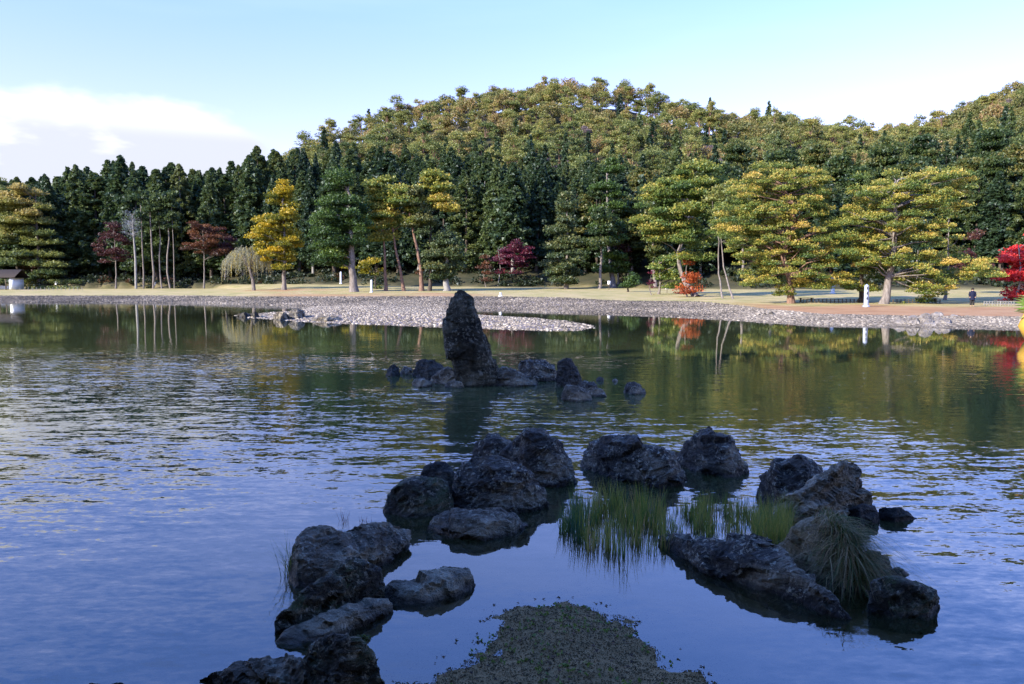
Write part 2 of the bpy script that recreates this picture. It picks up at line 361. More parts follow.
# ------------------------------------------------------------------ terrain
# knots: photo column -> (waterline v, gravel top v, z), (lawn back v, z), (forest edge Y, z), (ridge Y, z)
K = [  # u,  vw,   vg, zg,  vl,  zl,  Yb, zb,  Yr, zr
 (-400, 302.0, 296, .7, 288, 1.9, 205, 3.4, 300, 13),
 (0,   302.0, 296, .7, 288, 1.9, 205, 3.4, 300, 13),
 (110, 302.5, 296, .7, 288, 1.9, 205, 3.4, 300, 13),
 (200, 303.0, 296, .8, 288, 1.9, 205, 3.2, 305, 15),
 (250, 304.5, 297, .8, 289, 1.8, 200, 3.0, 315, 32),
 (300, 306.0, 297, .9, 290, 1.7, 195, 3.0, 330, 50),
 (380, 308.0, 297, 1.0, 291, 1.6, 185, 2.6, 350, 69),
 (440, 309.0, 297, 1.0, 291, 1.6, 180, 2.4, 365, 78),
 (500, 311.0, 297, 1.0, 291, 1.6, 175, 2.3, 375, 86),
 (560, 313.0, 298, 1.0, 291, 1.6, 175, 2.3, 380, 88),
 (620, 315.0, 301, .8, 295, 1.2, 165, 2.1, 380, 87),
 (700, 318.0, 302, .7, 297, 1.1, 150, 2.0, 385, 80),
 (760, 321.0, 309, .55, 298, 1.0, 140, 2.0, 390, 75),
 (820, 324.0, 315, .4, 300, .95, 135, 2.0, 395, 73),
 (900, 326.0, 316.5, .4, 301, .9, 130, 2.0, 400, 73),
 (960, 327.0, 317, .4, 301, .9, 130, 2.0, 400, 82),
 (1024, 328.0, 318, .4, 301, .9, 130, 2.0, 400, 93),
 (1500, 328.0, 318, .4, 301, .9, 130, 2.0, 400, 110)]
KU = np.array([k[0] for k in K], float)
nodesY = np.array([[G(512, k[1])[1], G(512, k[2], k[3])[1], G(512, k[4], k[5])[1], k[6], k[8]] for k in K])
nodesZ = np.array([[0, k[3], k[5], k[7], k[9]] for k in K])
SPIT = np.array([G(u, v)[:2] for u, v in [(240,315.5),(250,317),(285,320),(330,322.5),(380,324.5),(430,326),(500,328.5),(545,330),(575,330),(592,328),
      (585,325),(560,321),(525,318),(490,316),(462,314.5),(440,312),(436,306),(380,304),(320,304),(312,308),(298,311),(270,313)]])
def poly_sd(x, y, Pg):
    n = len(Pg); d2 = np.full(x.shape, 1e18); ins = np.zeros(x.shape, bool)
    for i in range(n):
        a, b = Pg[i], Pg[(i+1) % n]; ex, ey = b-a; wx, wy = x-a[0], y-a[1]
        t = np.clip((wx*ex+wy*ey)/(ex*ex+ey*ey), 0, 1); d2 = np.minimum(d2, (wx-t*ex)**2+(wy-t*ey)**2)
        c = ((a[1] <= y) != (b[1] <= y)); xi = a[0] + (y-a[1])/(ey if abs(ey) > 1e-9 else 1e-9)*ex
        ins ^= c & (x < xi)
    d = np.sqrt(d2); return np.where(ins, d, -d)
MOUND = np.array([G(u, v)[:2] for u, v in [(372,720),(405,700),(432,680),(445,655),(470,632),(500,612),(535,601),(565,598),(600,604),(632,618),(655,634),(672,650),(700,668),(722,684),(750,705),(770,725)]])
MOUND = np.vstack([MOUND, [[2.2, 2.5], [-1.6, 2.5]]])
def wob(x, y, s, a):
    return a*(np.sin(x*s*1.3+1.1*np.sin(y*s*.9))+np.sin(y*s*1.7+1.3*np.sin(x*s*1.1+2)))*.5
def terrain(x, y):
    x = np.asarray(x, float); y = np.asarray(y, float)
    Yc = np.maximum(y, 15.0); u = np.clip(512 + F*x/Yc, -400, 1500)
    ny = [np.interp(u, KU, nodesY[:, i]) for i in range(5)]; nz = [np.interp(u, KU, nodesZ[:, i]) for i in range(5)]
    s = y - ny[0] + wob(x, y, .25, 0.8)
    z = np.where(s < 0, -np.minimum(.95, -s*.07), 0.0)
    for i in range(4):
        t = np.clip((y-ny[i])/(ny[i+1]-ny[i]), 0, 1)
        if i == 0: t = np.clip((s)/(ny[1]-ny[0]), 0, 1)
        if i == 3: t = t**1.12
        z = np.where((y > ny[i]) | ((i == 0) & (s > 0)), np.where(s > 0, nz[i] + t*(nz[i+1]-nz[i]), z), z)
    z = np.where(y > ny[4], nz[4] - (y-ny[4])*.12, z)
    hill = ss(y, ny[3]+20, ny[4]); z = z + hill*wob(x, y, .045, 4.0)*np.where(nz[4] > 30, 1, .3)
    zs = poly_sd(x, y, SPIT) + wob(x, y, .6, .35); z = np.maximum(z, np.where(zs > 0, np.minimum(.42, zs*.055), zs*.09))
    zm = poly_sd(x, y, MOUND) + wob(x, y, 6, .05) + wob(x, y, 17, .025)
    zm = np.where(zm > 0, np.minimum(.14, zm*.10), np.maximum(zm*.065, -.30 - np.maximum(0, -zm-4.6)*.10))
    zm = zm - .014 + (wob(x+3, y-1, 3.1, .014)+wob(y, x, 8.7, .010)+wob(x-y, x+y, 19, .006))*ss(y, 3, 4.5)
    z = np.where(y < 30, np.maximum(z, zm), z)
    # outcrop of the bed under the near rocks, near bank under and behind the camera
    z = np.maximum(z, 1.15*ss(-y, -2.2, .6) + np.where(y < 2.2, 0.001, -9))
    return z
def zones(x, y):
    Yc = np.maximum(y, 15.0); u = np.clip(512 + F*x/Yc, -400, 1500)
    ny = [np.interp(u, KU, nodesY[:, i]) for i in range(5)]
    w = wob(x, y, .5, 1.0)+wob(x, y, .17, 1.5)
    g = 1-ss(y-ny[1]+w*.7, -1.0, 1.5)
    lawn = 1-ss(y-ny[3]+w*1.5, -7, 3)
    lit = ss(u, 715, 780)*(1-ss(y-ny[1]-(8+10*ss(u,780,860))+w*1.5, -2, 4)) 
    lit = np.maximum(lit, .8*ss(u, 225, 300)*(1-ss(u, 450, 520))*ss(y-ny[1], -1, 1)*(1-ss(y-ny[1]+w*5, 8, 22)))
    lit = np.maximum(lit, .8*ss(w, .2, 1.0)*ss(u, 190, 230)*(1-ss(u, 320, 360))*ss(y-ny[1], 20, 26)*(1-ss(y-ny[1], 50, 56)))
    sp_ = ss(poly_sd(x, y, SPIT), -3, -1)
    return np.clip(np.maximum(g, sp_), 0, 1), np.clip(lawn, 0, 1), np.clip(lit, 0, 1)
# polar sheet round the camera
thf = np.linspace(-0.78, 0.78, 460); thb = np.linspace(0.78, 2*math.pi-0.78, 60)[1:-1]
th = np.r_[thf, thb]
rr = np.r_[0.3, np.linspace(1.0, 12, 120), np.geomspace(12.15, 40, 90)[0:], np.geomspace(40.4, 260, 210), np.geomspace(264, 2500, 60)]
TH, RR = np.meshgrid(th, rr); X = RR*np.sin(TH); Y = RR*np.cos(TH)
Z = terrain(X, Y)
nr_, nt_ = Z.shape
def polar_faces(n, k):
    i = np.arange(n-1)[:, None]*k; j = np.arange(k)[None]; j2 = (j+1) % k
    return np.stack([i+j, i+j2, i+k+j2, i+k+j], -1).reshape(-1, 4)
mb = MB(); mb.add(np.c_[X.ravel(), Y.ravel(), Z.ravel()], polar_faces(nr_, nt_))
mb.add([(0, 0, Z[0, 0])]+[(X[0, j], Y[0, j], Z[0, j]) for j in range(nt_)], [(0, 1+j, 1+(j+1) % nt_) for j in range(nt_)])
g_me = mb.mesh('ground', [M['ground']], True)
za, zb_, zc = zones(X.ravel(), Y.ravel()); nearw = (Y.ravel() < 32)
alpha = np.where(nearw, ss(-Y.ravel(), -1.5, 0), 1.0)
col = np.c_[za*(~nearw), np.where(nearw, 1, zb_), zc*(~nearw), alpha]
col = np.vstack([col, np.tile([[0, 1, 0, 1]], (1+nt_, 1))])
ca = g_me.attributes.new('zone', 'FLOAT_COLOR', 'POINT'); ca.data.foreach_set('color', col.ravel())
tag(link('ground', g_me), kind='structure')
# water sheet
ri = rr[(rr > 0.9) & (rr < 330)]; TH2, RR2 = np.meshgrid(th, ri); X2 = (RR2*np.sin(TH2)).ravel(); Y2 = (RR2*np.cos(TH2)).ravel()
mb = MB(); mb.add(np.c_[X2, Y2, np.zeros_like(X2)], polar_faces(len(ri), len(th)))
w_me = mb.mesh('pond_water', [M['water']], True)
dz = np.clip(-terrain(X2, Y2), 0, 2)
a_ = w_me.attributes.new('depth', 'FLOAT', 'POINT'); a_.data.foreach_set('value', dz)
u2 = 512+F*X2/np.maximum(Y2, 3)
lee = np.exp(-(((X2-0.7)/2.4)**2+((Y2-6.6)/3.0)**2))          # sheltered water between the rocks
windy = (1-ss(Y2+wob(X2, Y2, .2, 2)+ss(u2, 300, 800)*5, 28, 37))
calm = .05 + windy*(1-.94*np.clip(lee*1.3, 0, 1))*(.95+.05*ss(Y2, 5, 13))
calm = calm*.80*(1-.55*ss(u2, 420, 760)*ss(Y2, 11, 18))
a_ = w_me.attributes.new('calm', 'FLOAT', 'POINT'); a_.data.foreach_set('value', calm)
tag(link('pond_water', w_me), kind='structure')
def gz(x, y): return float(terrain(np.array([x]), np.array([y]))[0])
def ground_at(u, Y):
    x = (u-512)/F*Y; return np.array((x, Y, gz(x, Y)))
def ground_px(u, v, y0=40, y1=260):
    """where the sight line meets the terrain"""
    Ys = np.linspace(y0, y1, 1800); p = np.array([P(u, v, y) for y in Ys]); h = terrain(p[:,0], p[:,1]); k = np.argmax(p[:,2] <= h)
    if k == 0: k = np.argmin(p[:,2]-h)
    return np.array((p[k,0], p[k,1], h[k]))
#==OBJECTS==
# ------------------------------------------------------------------ rocks
def pl(pts, us):
    pts = sorted(pts); return np.interp(us, [p[0] for p in pts], [p[1] for p in pts])
def rock(name, topl, botl, depth, mat, label, cat='rock', group=None, vox=.028, rough=1.0, peak=.45, under=-.35, sharp=.55, Y0=None, seed=None, strata=None, zground=0.0, facets=8):
    """a closed boulder: front waterline, skyline and thickness in metres, remeshed and roughened"""
    seed = seed if seed is not None else random.randint(0, 999)
    u0, u1 = min(p[0] for p in topl), max(p[0] for p in topl)
    us = np.linspace(u0, u1, 40); vt = pl(topl, us); vb = pl(botl, us); e_ = np.minimum(us-u0, u1-us)/(u1-u0); vt = vb-(vb-vt)*np.clip(e_/.055, 0.12, 1)**.6
    prof = [(0, None), (.0, .0), (.06, .30), (.18, .68), (peak*.72, .93), (peak, 1.0), (min(.93,(peak+1)*.52), .90), (max(.86,peak+.12), .55), (1, 0), (1, None)]
    if Y0 is None: Yf = np.array([G(u, v, zground)[1] for u, v in zip(us, vb)])
    else: Yf = np.full(len(us), float(Y0))
    w = np.sqrt(np.clip(1-((us-(u0+u1)/2)/((u1-u0)/2))**2, 0.03, 1))**sharp
    cols = []
    for i, u in enumerate(us):
        D = depth*w[i]
        for _ in range(24):
            tp = P(u, min(vt[i], vb[i]-.5), Yf[i]+peak*D); h = max(tp[2]-zground, .01)
            if min(toV(0, Yf[i]+t_*D, zground+h*(f_ or 0))[1] for t_, f_ in prof[5:]) >= min(vt[i], vb[i]-.5)-.6: break
            D *= .88
        c = []
        for t, zf in prof:
            y = Yf[i]+t*D; x = (u-512)/F*(y*cp+CH*sp) if True else 0
            z = under+zground if zf is None else zground+h*zf
            x = (u-512)/F*(y*cp-(z-CH)*sp)
            c.append((x, y, z))
        cols.append(c)
    n, k = len(cols), len(prof); V = np.array(cols).reshape(-1, 3)
    bm = bmesh.new(); vs = [bm.verts.new(v) for v in V]
    for i in range(n-1):
        for j in range(k): bm.faces.new((vs[i*k+j], vs[(i+1)*k+j], vs[(i+1)*k+(j+1) % k], vs[i*k+(j+1) % k]))
    bm.faces.new([vs[j] for j in range(k)]); bm.faces.new([vs[(n-1)*k+j] for j in range(k)][::-1])
    bmesh.ops.recalc_face_normals(bm, faces=bm.faces)
    return rock_finish(bm, name, mat, label, cat, group, vox, rough, seed, strata, zground, facets)
def rock_finish(bm, name, mat, label, cat, group, vox, rough, seed, strata, zground, facets):
    me = bpy.data.meshes.new(name); bm.to_mesh(me); bm.free()
    tmp = bpy.data.objects.new('tmp', me); C.objects.link(tmp)
    md = tmp.modifiers.new('r', 'REMESH'); md.mode = 'VOXEL'; md.voxel_size = vox; md.use_smooth_shade = True
    dg = bpy.context.evaluated_depsgraph_get(); m2 = bpy.data.meshes.new_from_object(tmp.evaluated_get(dg))
    bpy.data.objects.remove(tmp); m2.name = name
    nv = len(m2.vertices); co = np.empty(nv*3); m2.vertices.foreach_get('co', co); co = co.reshape(-1, 3)
    no = np.empty(nv*3); m2.vertices.foreach_get('normal', no); no = no.reshape(-1, 3)
    size = float(np.ptp(co, axis=0).max()); s0 = 2.2/size
    rs = np.random.default_rng(seed*7+1); ext = float(np.ptp(co, axis=0).max())
    orig = co.copy(); st_ = np.array(strata or (rs.uniform(-.5,.5), rs.uniform(-.3,.3), 1.0)); st_ = st_/np.linalg.norm(st_)
    for ns, lim, stg, keep in ((facets*2+8, .048 if facets > 2 else .030 if facets > 1 else .014, 2.4, .95), (facets*8+40, .018, 2.2, .9), (420, .007, 1.8, .8)):
        sm = rs.choice(nv, ns); sc0, sn0 = co[sm], no[sm] + rs.normal(0, .12, (ns,3)) ; al = np.abs(sn0@st_)
        sn0 = sn0 + np.where((al > .75)[:,None], np.sign(sn0@st_)[:,None]*st_*1.2, 0); sn0 /= np.linalg.norm(sn0, axis=1)[:,None]
        W = np.eye(3) + (stg-1)*np.outer(st_, st_); cw, sw = co@W, sc0@W; near_ = np.empty(nv, int)
        for q in range(0, nv, 20000): near_[q:q+20000] = np.argmin(((cw[q:q+20000,None]-sw[None])**2).sum(2), 1)
        dd = ((co-sc0[near_])*sn0[near_]).sum(1); co = co - (np.clip(dd*keep, -lim*ext, lim*ext))[:,None]*sn0[near_]
    ax = Vector(strata or (random.uniform(-.5, .5), random.uniform(-.3, .3), 1)).normalized()
    off = Vector((seed*3.7, seed*1.3, 0)); d = np.empty(nv)
    for i in range(nv):
        p = Vector(co[i]); q = p*s0+off
        f = mnoise.noise(q)*.22 + (.25-abs(mnoise.noise(q*2.6)))*.22 + (.2-abs(mnoise.noise(q*6)))*.22 + (.2-abs(mnoise.noise(q*13)))*.14 + mnoise.noise(q*29)*.07
        lay = q.dot(ax)*2.6 + mnoise.noise(q*1.5)*1.2; fr = lay-math.floor(lay)
        d[i] = f + .24*(fr*fr-.4)
    co = co + no*(d*size*.085*rough)[:, None]
    a0, a1 = orig.min(0), orig.max(0); b0, b1 = co.min(0), co.max(0); co = a0 + (co-b0)/(b1-b0)*(a1-a0)
    org = np.array([co[:,0].mean(), co[:,1].mean(), zground])
    m2.vertices.foreach_set('co', (co-org).ravel()); m2.materials.clear(); m2.materials.append(mat)
    m2.update(); m2.shade_flat()
    o = link(name, m2); o.location = tuple(org); tag(o, label, cat, group); return o

def ring_rock(name, prof, Y, ratio, mat, label, cat, group, vox, rough, seed, strata, facets=2):
    """an upright stone given as level rings (v, u left, u right)"""
    bm = bmesh.new(); k = 18; R_ = []
    for v, ul, ur in prof:
        z = P(512, v, Y)[2]; d = Y*cp-(z-CH)*sp; xl, xr = (ul-512)/F*d, (ur-512)/F*d; c, w = (xl+xr)/2, (xr-xl)/2
        R_.append([bm.verts.new((c+w*math.copysign(abs(math.cos(a))**.8, math.cos(a)), Y+w*ratio*math.sin(a), z)) for a in np.arange(k)*2*math.pi/k])
    for r0, r1 in zip(R_, R_[1:]):
        for i in range(k): bm.faces.new((r0[i], r0[(i+1) % k], r1[(i+1) % k], r1[i]))
    bm.faces.new(R_[0]); bm.faces.new(R_[-1][::-1]); bmesh.ops.recalc_face_normals(bm, faces=bm.faces)
    return rock_finish(bm, name, mat, label, cat, group, vox, rough, seed, strata, 0.0, facets)

NG, CG = 'rocks of the near headland', 'rocks round the standing stone'
rock('boulder', [(288,684),(297,668),(308,650),(322,636),(336,631),(348,632),(360,641),(374,655),(386,672),(394,690)],
     [(288,705),(340,716),(394,708)], .75, M['slatemoss'], 'upright grey boulder with a green moss patch at the bottom edge of the photo', group=NG, vox=.016, rough=.9, seed=17, facets=3, peak=.5, sharp=.35)
rock('flat_rock', [(198,676),(215,668),(240,659),(270,655),(300,653),(318,660)], [(198,680),(230,690),(280,698),(318,700)], .7, M['slab'], 'low flat rock just left of the mossy upright boulder', group=NG, vox=.02, seed=8, peak=.74)
rock('sunken_rock', [(84,683),(100,681),(120,682),(130,685)], [(84,686),(130,690)], .3, M['black'], 'dark rock barely breaking the water at the bottom left', group=NG, vox=.02)
rock('slab_rock', [(271,641),(290,629),(312,619),(335,610),(352,601),(372,596),(392,598),(396,606)], [(271,646),(300,643),(330,638),(365,626),(396,612)], .45, M['pale'],
     'long grey slab pointing left in front of the moss topped dark rock', group=NG, vox=.02, rough=.55, strata=(.3,.2,1), seed=21, facets=2, peak=.74)
rock('mossy_rock', [(272,634),(281,616),(296,600),(315,583),(335,570),(352,558),(372,562),(385,572),(392,584),(390,596)], [(272,637),(300,630),(340,618),(390,604)], .8, M['slatemoss'],
     'dark knobbly rock with orange green moss between two grey slabs', group=NG, vox=.022, rough=1.2, seed=33)
rock('boulder', [(283,574),(288,556),(292,539),(303,529),(318,526),(331,531),(345,526),(358,528),(368,521),(382,520),(397,524),(409,532),(416,541)], [(283,586),(305,590),(340,584),(380,566),(416,545)], 1.0, M['slab'],
     'broad grey brown boulder with reddish twigs growing from its top', group=NG, vox=.022, rough=.8, seed=41, facets=4, peak=.74)
rock('pale_rock', [(379,592),(392,582),(412,575),(432,571),(450,564),(464,563),(475,568),(477,578)], [(379,600),(400,605),(430,604),(455,597),(477,586)], .6, M['pale'],
     'pale flat lichen spotted rock between the left slabs and the gravel spit', group=NG, vox=.02, rough=.6, seed=52, facets=3, peak=.74)
rock('slate_rock', [(426,519),(440,512),(462,508),(490,508),(512,514),(529,522)], [(426,530),(450,538),(485,541),(515,535),(529,527)], .8, M['slab'],
     'low dark lozenge shaped rock in front of the left boulder heap', group=NG, vox=.022, rough=.6, seed=63, facets=4, peak=.74)
rock('boulder', [(383,508),(386,494),(396,483),(412,477),(435,476),(450,482),(458,500)], [(383,513),(410,518),(440,516),(458,512)], .9, M['slatemoss'],
     'squat dark mossy boulder at the left end of the heap', group=NG, vox=.026, seed=74)
rock('boulder', [(449,482),(454,468),(468,460),(485,457),(502,457),(517,464),(532,478),(543,490),(549,501)], [(449,512),(480,514),(515,516),(535,512),(549,506)], 1.0, M['slate'],
     'large dark boulder in the middle of the heap with a reddish lower face', group=NG, vox=.028, seed=85)
rock('boulder', [(471,456),(476,443),(486,435),(498,434),(510,440),(518,450)], [(471,466),(495,470),(518,468)], .9, M['slate'], 'small round dark boulder behind the heap beside a yellow green sprig', group=NG, vox=.03, seed=96)
rock('boulder', [(419,474),(425,464),(436,461),(448,464),(458,476)], [(419,482),(440,486),(458,484)], .6, M['black'], 'small dark rock behind the squat mossy boulder', group=NG, vox=.03, seed=107)
rock('boulder', [(497,460),(508,448),(520,436),(532,430),(545,428),(556,438),(566,453),(573,468),(579,480)], [(497,474),(530,486),(560,489),(579,484)], 1.3, M['slate'],
     'tall peaked dark boulder at the right of the left heap', group=NG, vox=.03, rough=1.1, seed=118)
rock('boulder', [(580,462),(584,446),(598,438),(620,436),(645,437),(665,445),(682,457),(689,470),(688,480)], [(580,468),(610,479),(645,488),(670,489),(688,484)], 1.4, M['slate'],
     'wide rounded dark boulder standing behind the water grass', group=NG, vox=.03, rough=.9, seed=129)
rock('boulder', [(675,459),(684,446),(697,435),(709,428),(720,433),(731,437),(740,450),(748,464),(753,471)], [(675,466),(700,474),(730,478),(753,474)], 1.3, M['slate'],
     'dark boulder with a pointed top right of the wide rounded one', group=NG, vox=.03, seed=140)
rock('boulder', [(755,490),(760,478),(772,471),(774,462),(786,456),(803,455),(815,461),(824,476),(830,492)], [(755,497),(775,510),(800,512),(830,508)], 1.2, M['slate'],
     'dark purplish boulder left of the jagged striped rock', group=NG, vox=.028, seed=151)
rock('jagged_rock', [(766,517),(782,503),(800,490),(818,477),(836,464),(850,460),(862,461),(869,468),(872,492)], [(766,528),(800,534),(835,532),(872,518)], .7, M['jag'],
     'jagged pale striped rock slanting up to the right', group=NG, vox=.022, rough=1.2, strata=(-.6,.2,1), seed=162, facets=3)
rock('dark_rock', [(845,514),(852,506),(864,503),(876,508),(880,517)], [(845,524),(860,528),(880,523)], .6, M['black'], 'small black rock at the right foot of the jagged striped rock', group=NG, vox=.024, seed=4, facets=3, rough=.7)
rock('dark_rock', [(876,512),(882,507),(896,507),(908,511),(919,517)], [(876,518),(895,523),(919,520)], .5, M['black'], 'small black rock alone in the water right of the jagged rock', group=NG, vox=.022, seed=184)
rock('slab_rock', [(656,537),(670,534),(690,534),(712,535),(733,532),(745,533),(764,544),(786,560),(808,578),(830,594),(848,607),(859,619)], [(656,543),(672,552),(695,570),(730,584),(770,600),(810,615),(845,625),(859,624)], 1.25, M['slate'],
     'very large dark purplish slab slanting down to the right in the near water', group=NG, vox=.026, rough=.55, sharp=.7, strata=(.3,.4,1), seed=195, facets=3, peak=.74)
rock('tan_rock', [(775,545),(786,530),(802,518),(820,514),(836,518),(848,532),(858,552),(866,575),(870,596)], [(775,562),(810,577),(850,592),(870,590)], .85, M['tan'],
     'rounded tan rock half covered by dry draping grass', group=NG, vox=.026, rough=.7, seed=206, facets=5)
rock('mossy_rock', [(866,594),(870,582),(880,576),(900,577),(920,583),(936,592),(942,602)], [(866,612),(900,619),(930,618),(942,610)], .7, M['slatemoss'],
     'low black rock with green moss at the right edge of the headland', group=NG, vox=.024, seed=217)
rock('flat_rock', [(858,565),(866,552),(878,551),(889,556),(893,566)], [(858,572),(875,578),(893,572)], .5, M['slate'], 'small flat rock peeping out right of the dry grass mound', group=NG, vox=.022, seed=228)
rock('flat_rock', [(884,574),(892,566),(902,568),(911,573)], [(884,576),(900,577),(911,575)], .35, M['slate'], 'thin wet rock tip just above the mossy black rock', group=NG, vox=.022, seed=239)
# rocks round the tall stone, about twenty metres off
ring_rock('standing_stone', [(289.5,458.5,461.5),(291.5,455.5,465.5),(297,451,470),(305,448,473),(315,445,476.5),(325,442,480.5),(335,442,484.5),(345,443,488.5),(355,445,492.5),(365,448.5,496),(375,452,499),(385,455,501),(392,457,503)], 21.0, .6,
     M['stand'], 'tall dark standing stone leaning left in the middle of the pond', 'standing stone', CG, .04, .42, 250, (1,.1,.15), 1)
rock('dark_rock', [(385,371),(389,366),(396,364),(401,369)], [(385,375),(393,377),(401,375)], .5, M['black'], 'small black rock at the left end of the standing stone group', group=CG, vox=.035)
rock('grey_rock', [(400,370),(405,366),(413,368)], [(400,374),(406,375),(413,374)], .4, M['slate'], 'small grey rock right of the leftmost black one', group=CG, vox=.035)
rock('dark_rock', [(412,367),(416,359),(424,358),(434,361),(442,365),(446,374)], [(412,376),(428,380),(446,379)], .9, M['black'], 'black rock just left of the standing stone', group=CG, vox=.04)
rock('pale_rock', [(412,380),(417,378),(425,378),(433,382)], [(412,385),(422,388),(433,386)], .5, M['slab'], 'low pale bluish rock at the water edge left of the standing stone', group=CG, vox=.03, rough=.6)
rock('grey_rock', [(430,380),(437,372),(446,366),(455,368),(461,380)], [(430,383),(445,385),(461,386)], .6, M['slab'], 'grey speckled rock against the left foot of the standing stone', group=CG, vox=.035)
rock('pale_rock', [(444,384),(452,380),(460,381),(465,384)], [(444,387),(455,388),(465,388)], .3, M['slab'], 'tiny pale stone in front of the foot of the standing stone', group=CG, vox=.03)
rock('pale_rock', [(494,374),(500,366),(512,368),(522,374),(532,379),(538,383)], [(494,386),(515,387),(538,386)], .8, M['slab'], 'low pale striped rock touching the right foot of the standing stone', group=CG, vox=.035)
rock('grey_rock', [(514,366),(522,361),(535,359),(548,362),(556,368),(558,376)], [(514,377),(535,382),(558,381)], 1.0, M['slate'], 'rounded grey rock right of the low pale one', group=CG, vox=.04)
rock('dark_rock', [(555,372),(557,362),(564,357),(571,358),(577,366),(583,380)], [(555,385),(568,388),(583,386)], .7, M['black'], 'upright black rock on the right of the standing stone group', group=CG, vox=.04)
rock('grey_rock', [(561,391),(564,385),(574,384),(584,388),(592,396)], [(561,400),(575,402),(592,401)], .6, M['slab'], 'squat grey brown rock in front of the upright black rock', group=CG, vox=.035)
rock('grey_rock', [(576,386),(584,380),(594,382),(602,389),(608,394)], [(576,394),(592,397),(608,397)], .6, M['slate'], 'grey rock at the right end of the standing stone group', group=CG, vox=.035)
rock('grey_rock', [(623,389),(627,382),(635,381),(642,385),(646,391)], [(623,393),(634,395),(646,394)], .5, M['slate'], 'lone rounded grey rock right of the standing stone group', group=CG, vox=.035)
rock('grey_rock', [(612,380),(615,378),(618,380)], [(612,381.5),(615,382),(618,381.5)], .3, M['slate'], 'tiny grey rock tip between the group and the lone rock', group=CG, vox=.035, rough=.5)
rock('grey_rock', [(596,379),(600,376),(604,379)], [(596,381),(600,381.5),(604,381)], .3, M['black'], 'tiny black rock tip behind the right end of the group', group=CG, vox=.035, rough=.5)
# spit and shore rocks
SG = 'dark rocks on the tip of the gravel spit'
rock('dark_rock', [(237,314),(242,312),(248,312),(252,315)], [(237,316.5),(245,317.5),(252,316.5)], 1.2, M['black'], 'flat black rock at the far left tip of the gravel spit', group=SG, vox=.1)
rock('dark_rock', [(250,314),(255,310),(258,313),(260,315)], [(250,317),(255,318),(260,317)], 1.0, M['black'], 'pointed black rock beside the tip of the gravel spit', group=SG, vox=.1)
rock('dark_rock', [(273,315),(278,311),(285,312),(290,316)], [(273,319),(282,320),(290,319)], 1.6, M['slate'], 'dark rock on the gravel spit below the tall green tree', group=SG, vox=.1, zground=.03)
rock('dark_rock', [(287,313),(293,308),(300,308),(306,313)], [(287,319),(297,319),(306,318)], 1.8, M['slate'], 'highest dark rock on the gravel spit', group=SG, vox=.1, zground=.05)
rock('flat_rock', [(312,318),(322,315.5),(335,316),(342,318)], [(312,320),(327,321),(342,320)], 1.6, M['slate'], 'low flat grey rock in the pale cobbles of the spit', group=SG, vox=.1, rough=.5, zground=.1)
HG = 'rocks piled at the right shore'
for i, (a, b, vt, vb, lb) in enumerate([(893,908,318,326,'low brown rock at the left end of the shore rock pile'),(906,920,315,326.5,'brown rock second from the left in the shore pile'),
     (917,934,312.5,325.5,'tallest pale rock in the middle of the shore pile'),(922,936,319.5,328,'front rock of the shore pile at the waterline'),(934,944,317,326,'narrow rock right of the tallest in the pile'),
     (940,952,317.5,326,'flat topped dark rock at the right end of the shore pile'),(931,944,311.5,317,'small pale rock at the top of the shore pile'),(948,958,314,318,'small rock on the needle covered bank above the pile')]):
    m = (a+b)/2; w = b-a; gp = ground_px(m, vb-1, 40, 90)
    rock('shore_rock', [(a, vb-3),(a+w*.2, vt+2),(a+w*.45, vt),(a+w*.75, vt+1),(b, vb-4)], [(a, vb-1),(m, vb),(b, vb-1)], 1.4, M['shorerock'], lb, group=HG, vox=.07, Y0=gp[1], zground=max(0, gp[2]-.05), under=-.5)
for i, (a, b, vt, vb, lb) in enumerate([(757,762,313,317,'leftmost of three small rocks on the sandy shore'),(762.5,768,312.5,317,'middle of three small rocks on the sandy shore'),(768,776,311,316.5,'rightmost and biggest of three small rocks on the sandy shore')]):
    m = (a+b)/2; gp = ground_px(m, vb-1, 45, 100)
    rock('shore_rock', [(a, vb-1),(a+1.5, vt+1),(m, vt),(b, vb-1)], [(a, vb-.3),(m, vb),(b, vb-.3)], .7, M['slate'], lb, group='three small rocks on the right shore', vox=.06, Y0=gp[1], zground=max(0, gp[2]-.05))

# ------------------------------------------------------------------ cobbles, pebbles, leaves
def stones(name, mat, x, y, z, s, tint, label=None):
    """many low stones in one mesh: each a squashed eight sided pebble"""
    n = len(x); th = np.arange(6)*math.pi/3
    base = np.r_[[(0,0,.55)], np.c_[np.cos(th)*.62, np.sin(th)*.62, np.full(6,.34)], np.c_[np.cos(th), np.sin(th), np.full(6,-.25)]]
    Fc = [(0,1+i,1+(i+1)%6) for i in range(6)]; Fq = [(1+i,7+i,7+(i+1)%6,1+(i+1)%6) for i in range(6)]
    V = base[None]*s[:,None,None]*rng.uniform(.7,1.3,(n,1,3)) * rng.uniform(.85,1.15,(n,13,1)); a = rng.uniform(0, 6.28, n); c, q = np.cos(a)[:,None], np.sin(a)[:,None]
    V = np.stack([V[...,0]*c-V[...,1]*q+x[:,None], V[...,0]*q+V[...,1]*c+y[:,None], V[...,2]+z[:,None]], -1).reshape(-1,3)
    o = np.arange(n)[:,None,None]*13; mb = MB(); mb.add(V, (np.array(Fc)[None]+o).reshape(-1,3), 0, np.repeat(tint, 6)); k = mb.n
    mb.L.append((np.array(Fq)[None]+o).ravel()); mb.T.append(np.full(n*6,4)); mb.M.append(np.zeros(n*6,int)); mb.A.append(np.repeat(tint,6))
    ob = mb.build(name, mat); ob['kind'] = 'stuff'; return ob
n = 60000; u = rng.uniform(-15, 1040, n); t = rng.uniform(0, 1, n)**1.1
